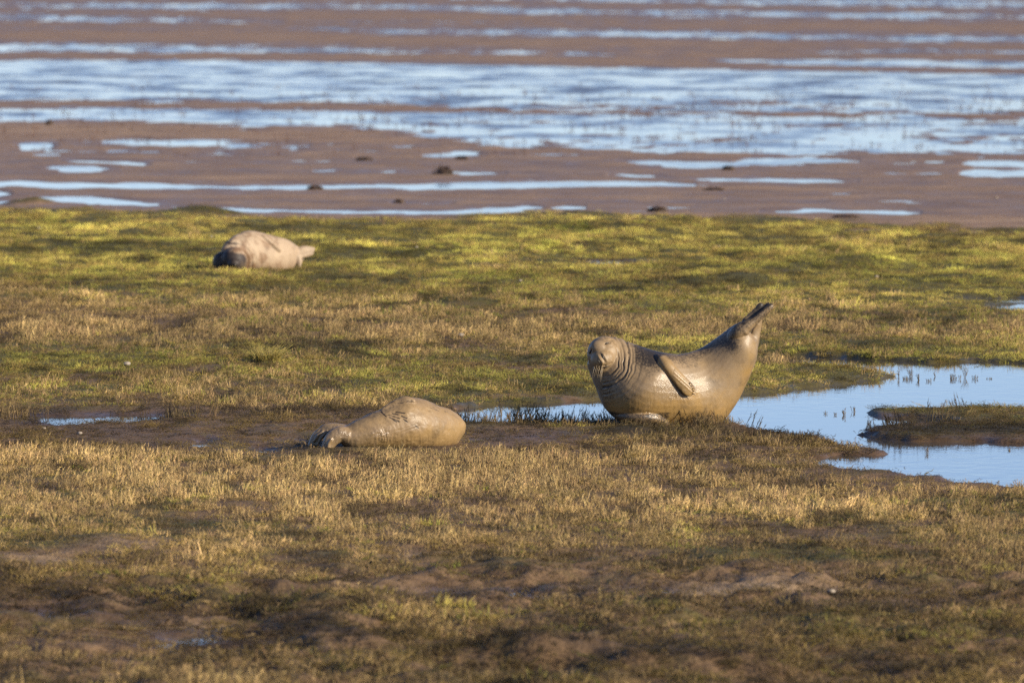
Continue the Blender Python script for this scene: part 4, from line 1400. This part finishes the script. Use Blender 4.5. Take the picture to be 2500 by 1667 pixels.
WEED = [(1085, 429, 24, 15, 'largest round dark brown weed mound out on the mud flat'), (770, 466, 17, 9, 'dark pointed weed heap at the edge of the long water strip'),
        (974, 497, 10, 6, 'small black weed clump on the mud near the grass edge'), (1400, 524, 27, 7, 'long flat dark weed heap just beyond the turf, middle one of the row'),
        (1608, 518, 22, 9, 'dark weed heap with a raised end standing on the sand past the turf'), (2064, 535, 32, 7, 'widest low dark weed heap at the right on the turf edge'),
        (1745, 468, 24, 7, 'flattish dark weed heap alone on the open mud'), (1778, 418, 13, 9, 'small greenish weed mound beside the bright puddle'),
        (1130, 392, 14, 7, 'olive weed clump beyond the largest mound, right one of the pair'), (890, 394, 18, 7, 'olive weed clump beyond the largest mound, left one of the pair'),
        (1485, 531, 12, 6, 'small dark weed lump between two longer heaps at the turf edge'), (120, 308, 7, 9, 'small dark weed stump on the far flats at the left')]
for (x, y, rx, rz, lab) in WEED:
    gx, gy = to_ground(x, y, W)
    S = float(gy) / F
    b = PB()
    A, Bz = rx * S, rz * 1.5 * S
    for k in range(420):
        a, e = ru(0, 6.283), math.asin(ru(0, 1))
        rr = ru(.55, 1.0)
        tilt = 1 + .25 * math.sin(3 * a + x)
        p = (A * rr * tilt * math.cos(e) * math.cos(a), A * .8 * rr * math.cos(e) * math.sin(a), Bz * rr * math.sin(e) * tilt - .01)
        b.shoot(p, (math.cos(a), math.sin(a), ru(-.3, 1)), ru(.02, .05), .016, .3, 2, ru(.5, 1.4))
    # the matted core
    th, ph = np.meshgrid(np.linspace(0, np.pi * 2, 19)[:-1], np.linspace(.02, np.pi / 2, 8))
    nx = 1 + .25 * fbm(th * 1.3 + x, ph * 2, 3, 4)
    i0 = len(b.v)
    V = np.stack([A * .93 * nx * np.sin(ph) * np.cos(th), A * .75 * nx * np.sin(ph) * np.sin(th), Bz * .93 * nx * np.cos(ph) - .01], 2).reshape(-1, 3)
    b.v += [tuple(v) for v in V]
    b.s += [.8] * len(V)
    for r_ in range(7):
        for c_ in range(18):
            d_ = (c_ + 1) % 18
            b.f += [(i0 + r_ * 18 + c_, i0 + (r_ + 1) * 18 + c_, i0 + (r_ + 1) * 18 + d_), (i0 + r_ * 18 + c_, i0 + (r_ + 1) * 18 + d_, i0 + r_ * 18 + d_)]
    o = link('weed_mound', b.mesh('weed_mound'), weed_mat)
    o.location = (float(gx), float(gy), W + .004)
    tag(o, lab, 'weed clump', 'dark weed clumps on the flats')

stone_mat = simple_material('pale_stone', (.20, .16, .12), (.32, .27, .21), 25, .7)
STONES = [(93, 556, 9, 'pale stone on the turf edge at the far left'), (516, 578, 5, 'tiny white stone on the turf just left of the sleeping seal'), (1017, 614, 5, 'white speck of stone on the turf right of the sleeping seal'),
          (148, 650, 5, 'small buff stone in the turf left of the sleeping seal'), (1125, 827, 11, 'buff pebble lying among the brown stems left of the raised seal'), (310, 897, 13, 'flat cream stone at the foot of the brown stems'),
          (107, 1049, 7, 'round buff pebble on the mud below the left puddle'), (195, 1065, 9, 'pale grey pebble pressed into mud below the left puddle'), (2030, 1445, 14, 'chalky white stone on the sandy bank near the bottom right'),
          (2432, 482, 6, 'white shell lying alone on the open mud at the right'), (1768, 484, 4, 'tiny white shell on the mud beyond the turf'), (1755, 604, 7, 'pale flat stone in the turf beyond the raised seal'), (2140, 683, 7, 'cream stone beside a dark green hummock at the right'), (1270, 690, 6, 'grey pebble in mid turf above the raised seal')]
for (x, y, r_, lab) in STONES:
    gx, gy = to_ground(x, y)
    S = .75 * float(gy) / F
    th, ph = np.meshgrid(np.linspace(0, 2 * np.pi, 15)[:-1], np.linspace(0.03, np.pi - .03, 9))
    nn = 1 + .22 * fbm(th * 1.1 + x, ph * 1.6, 3, 5)
    V = np.stack([r_ * S * nn * np.sin(ph) * np.cos(th), r_ * .8 * S * nn * np.sin(ph) * np.sin(th), r_ * .55 * S * nn * np.cos(ph)], 2).reshape(-1, 3)
    fcs = []
    for i in range(8):
        for j in range(14):
            k = (j + 1) % 14
            fcs.append((i * 14 + j, (i + 1) * 14 + j, (i + 1) * 14 + k, i * 14 + k))
    o = link('stone', mesh_np('stone', V, fcs), stone_mat)
    zz = float(layout(np.array([float(gx)]), np.array([float(gy)]))['z'][0])
    o.location = (float(gx), float(gy), max(zz, W) + r_ * S * .35 + (.02 if y > 560 else 0))
    tag(o, lab, 'stone')
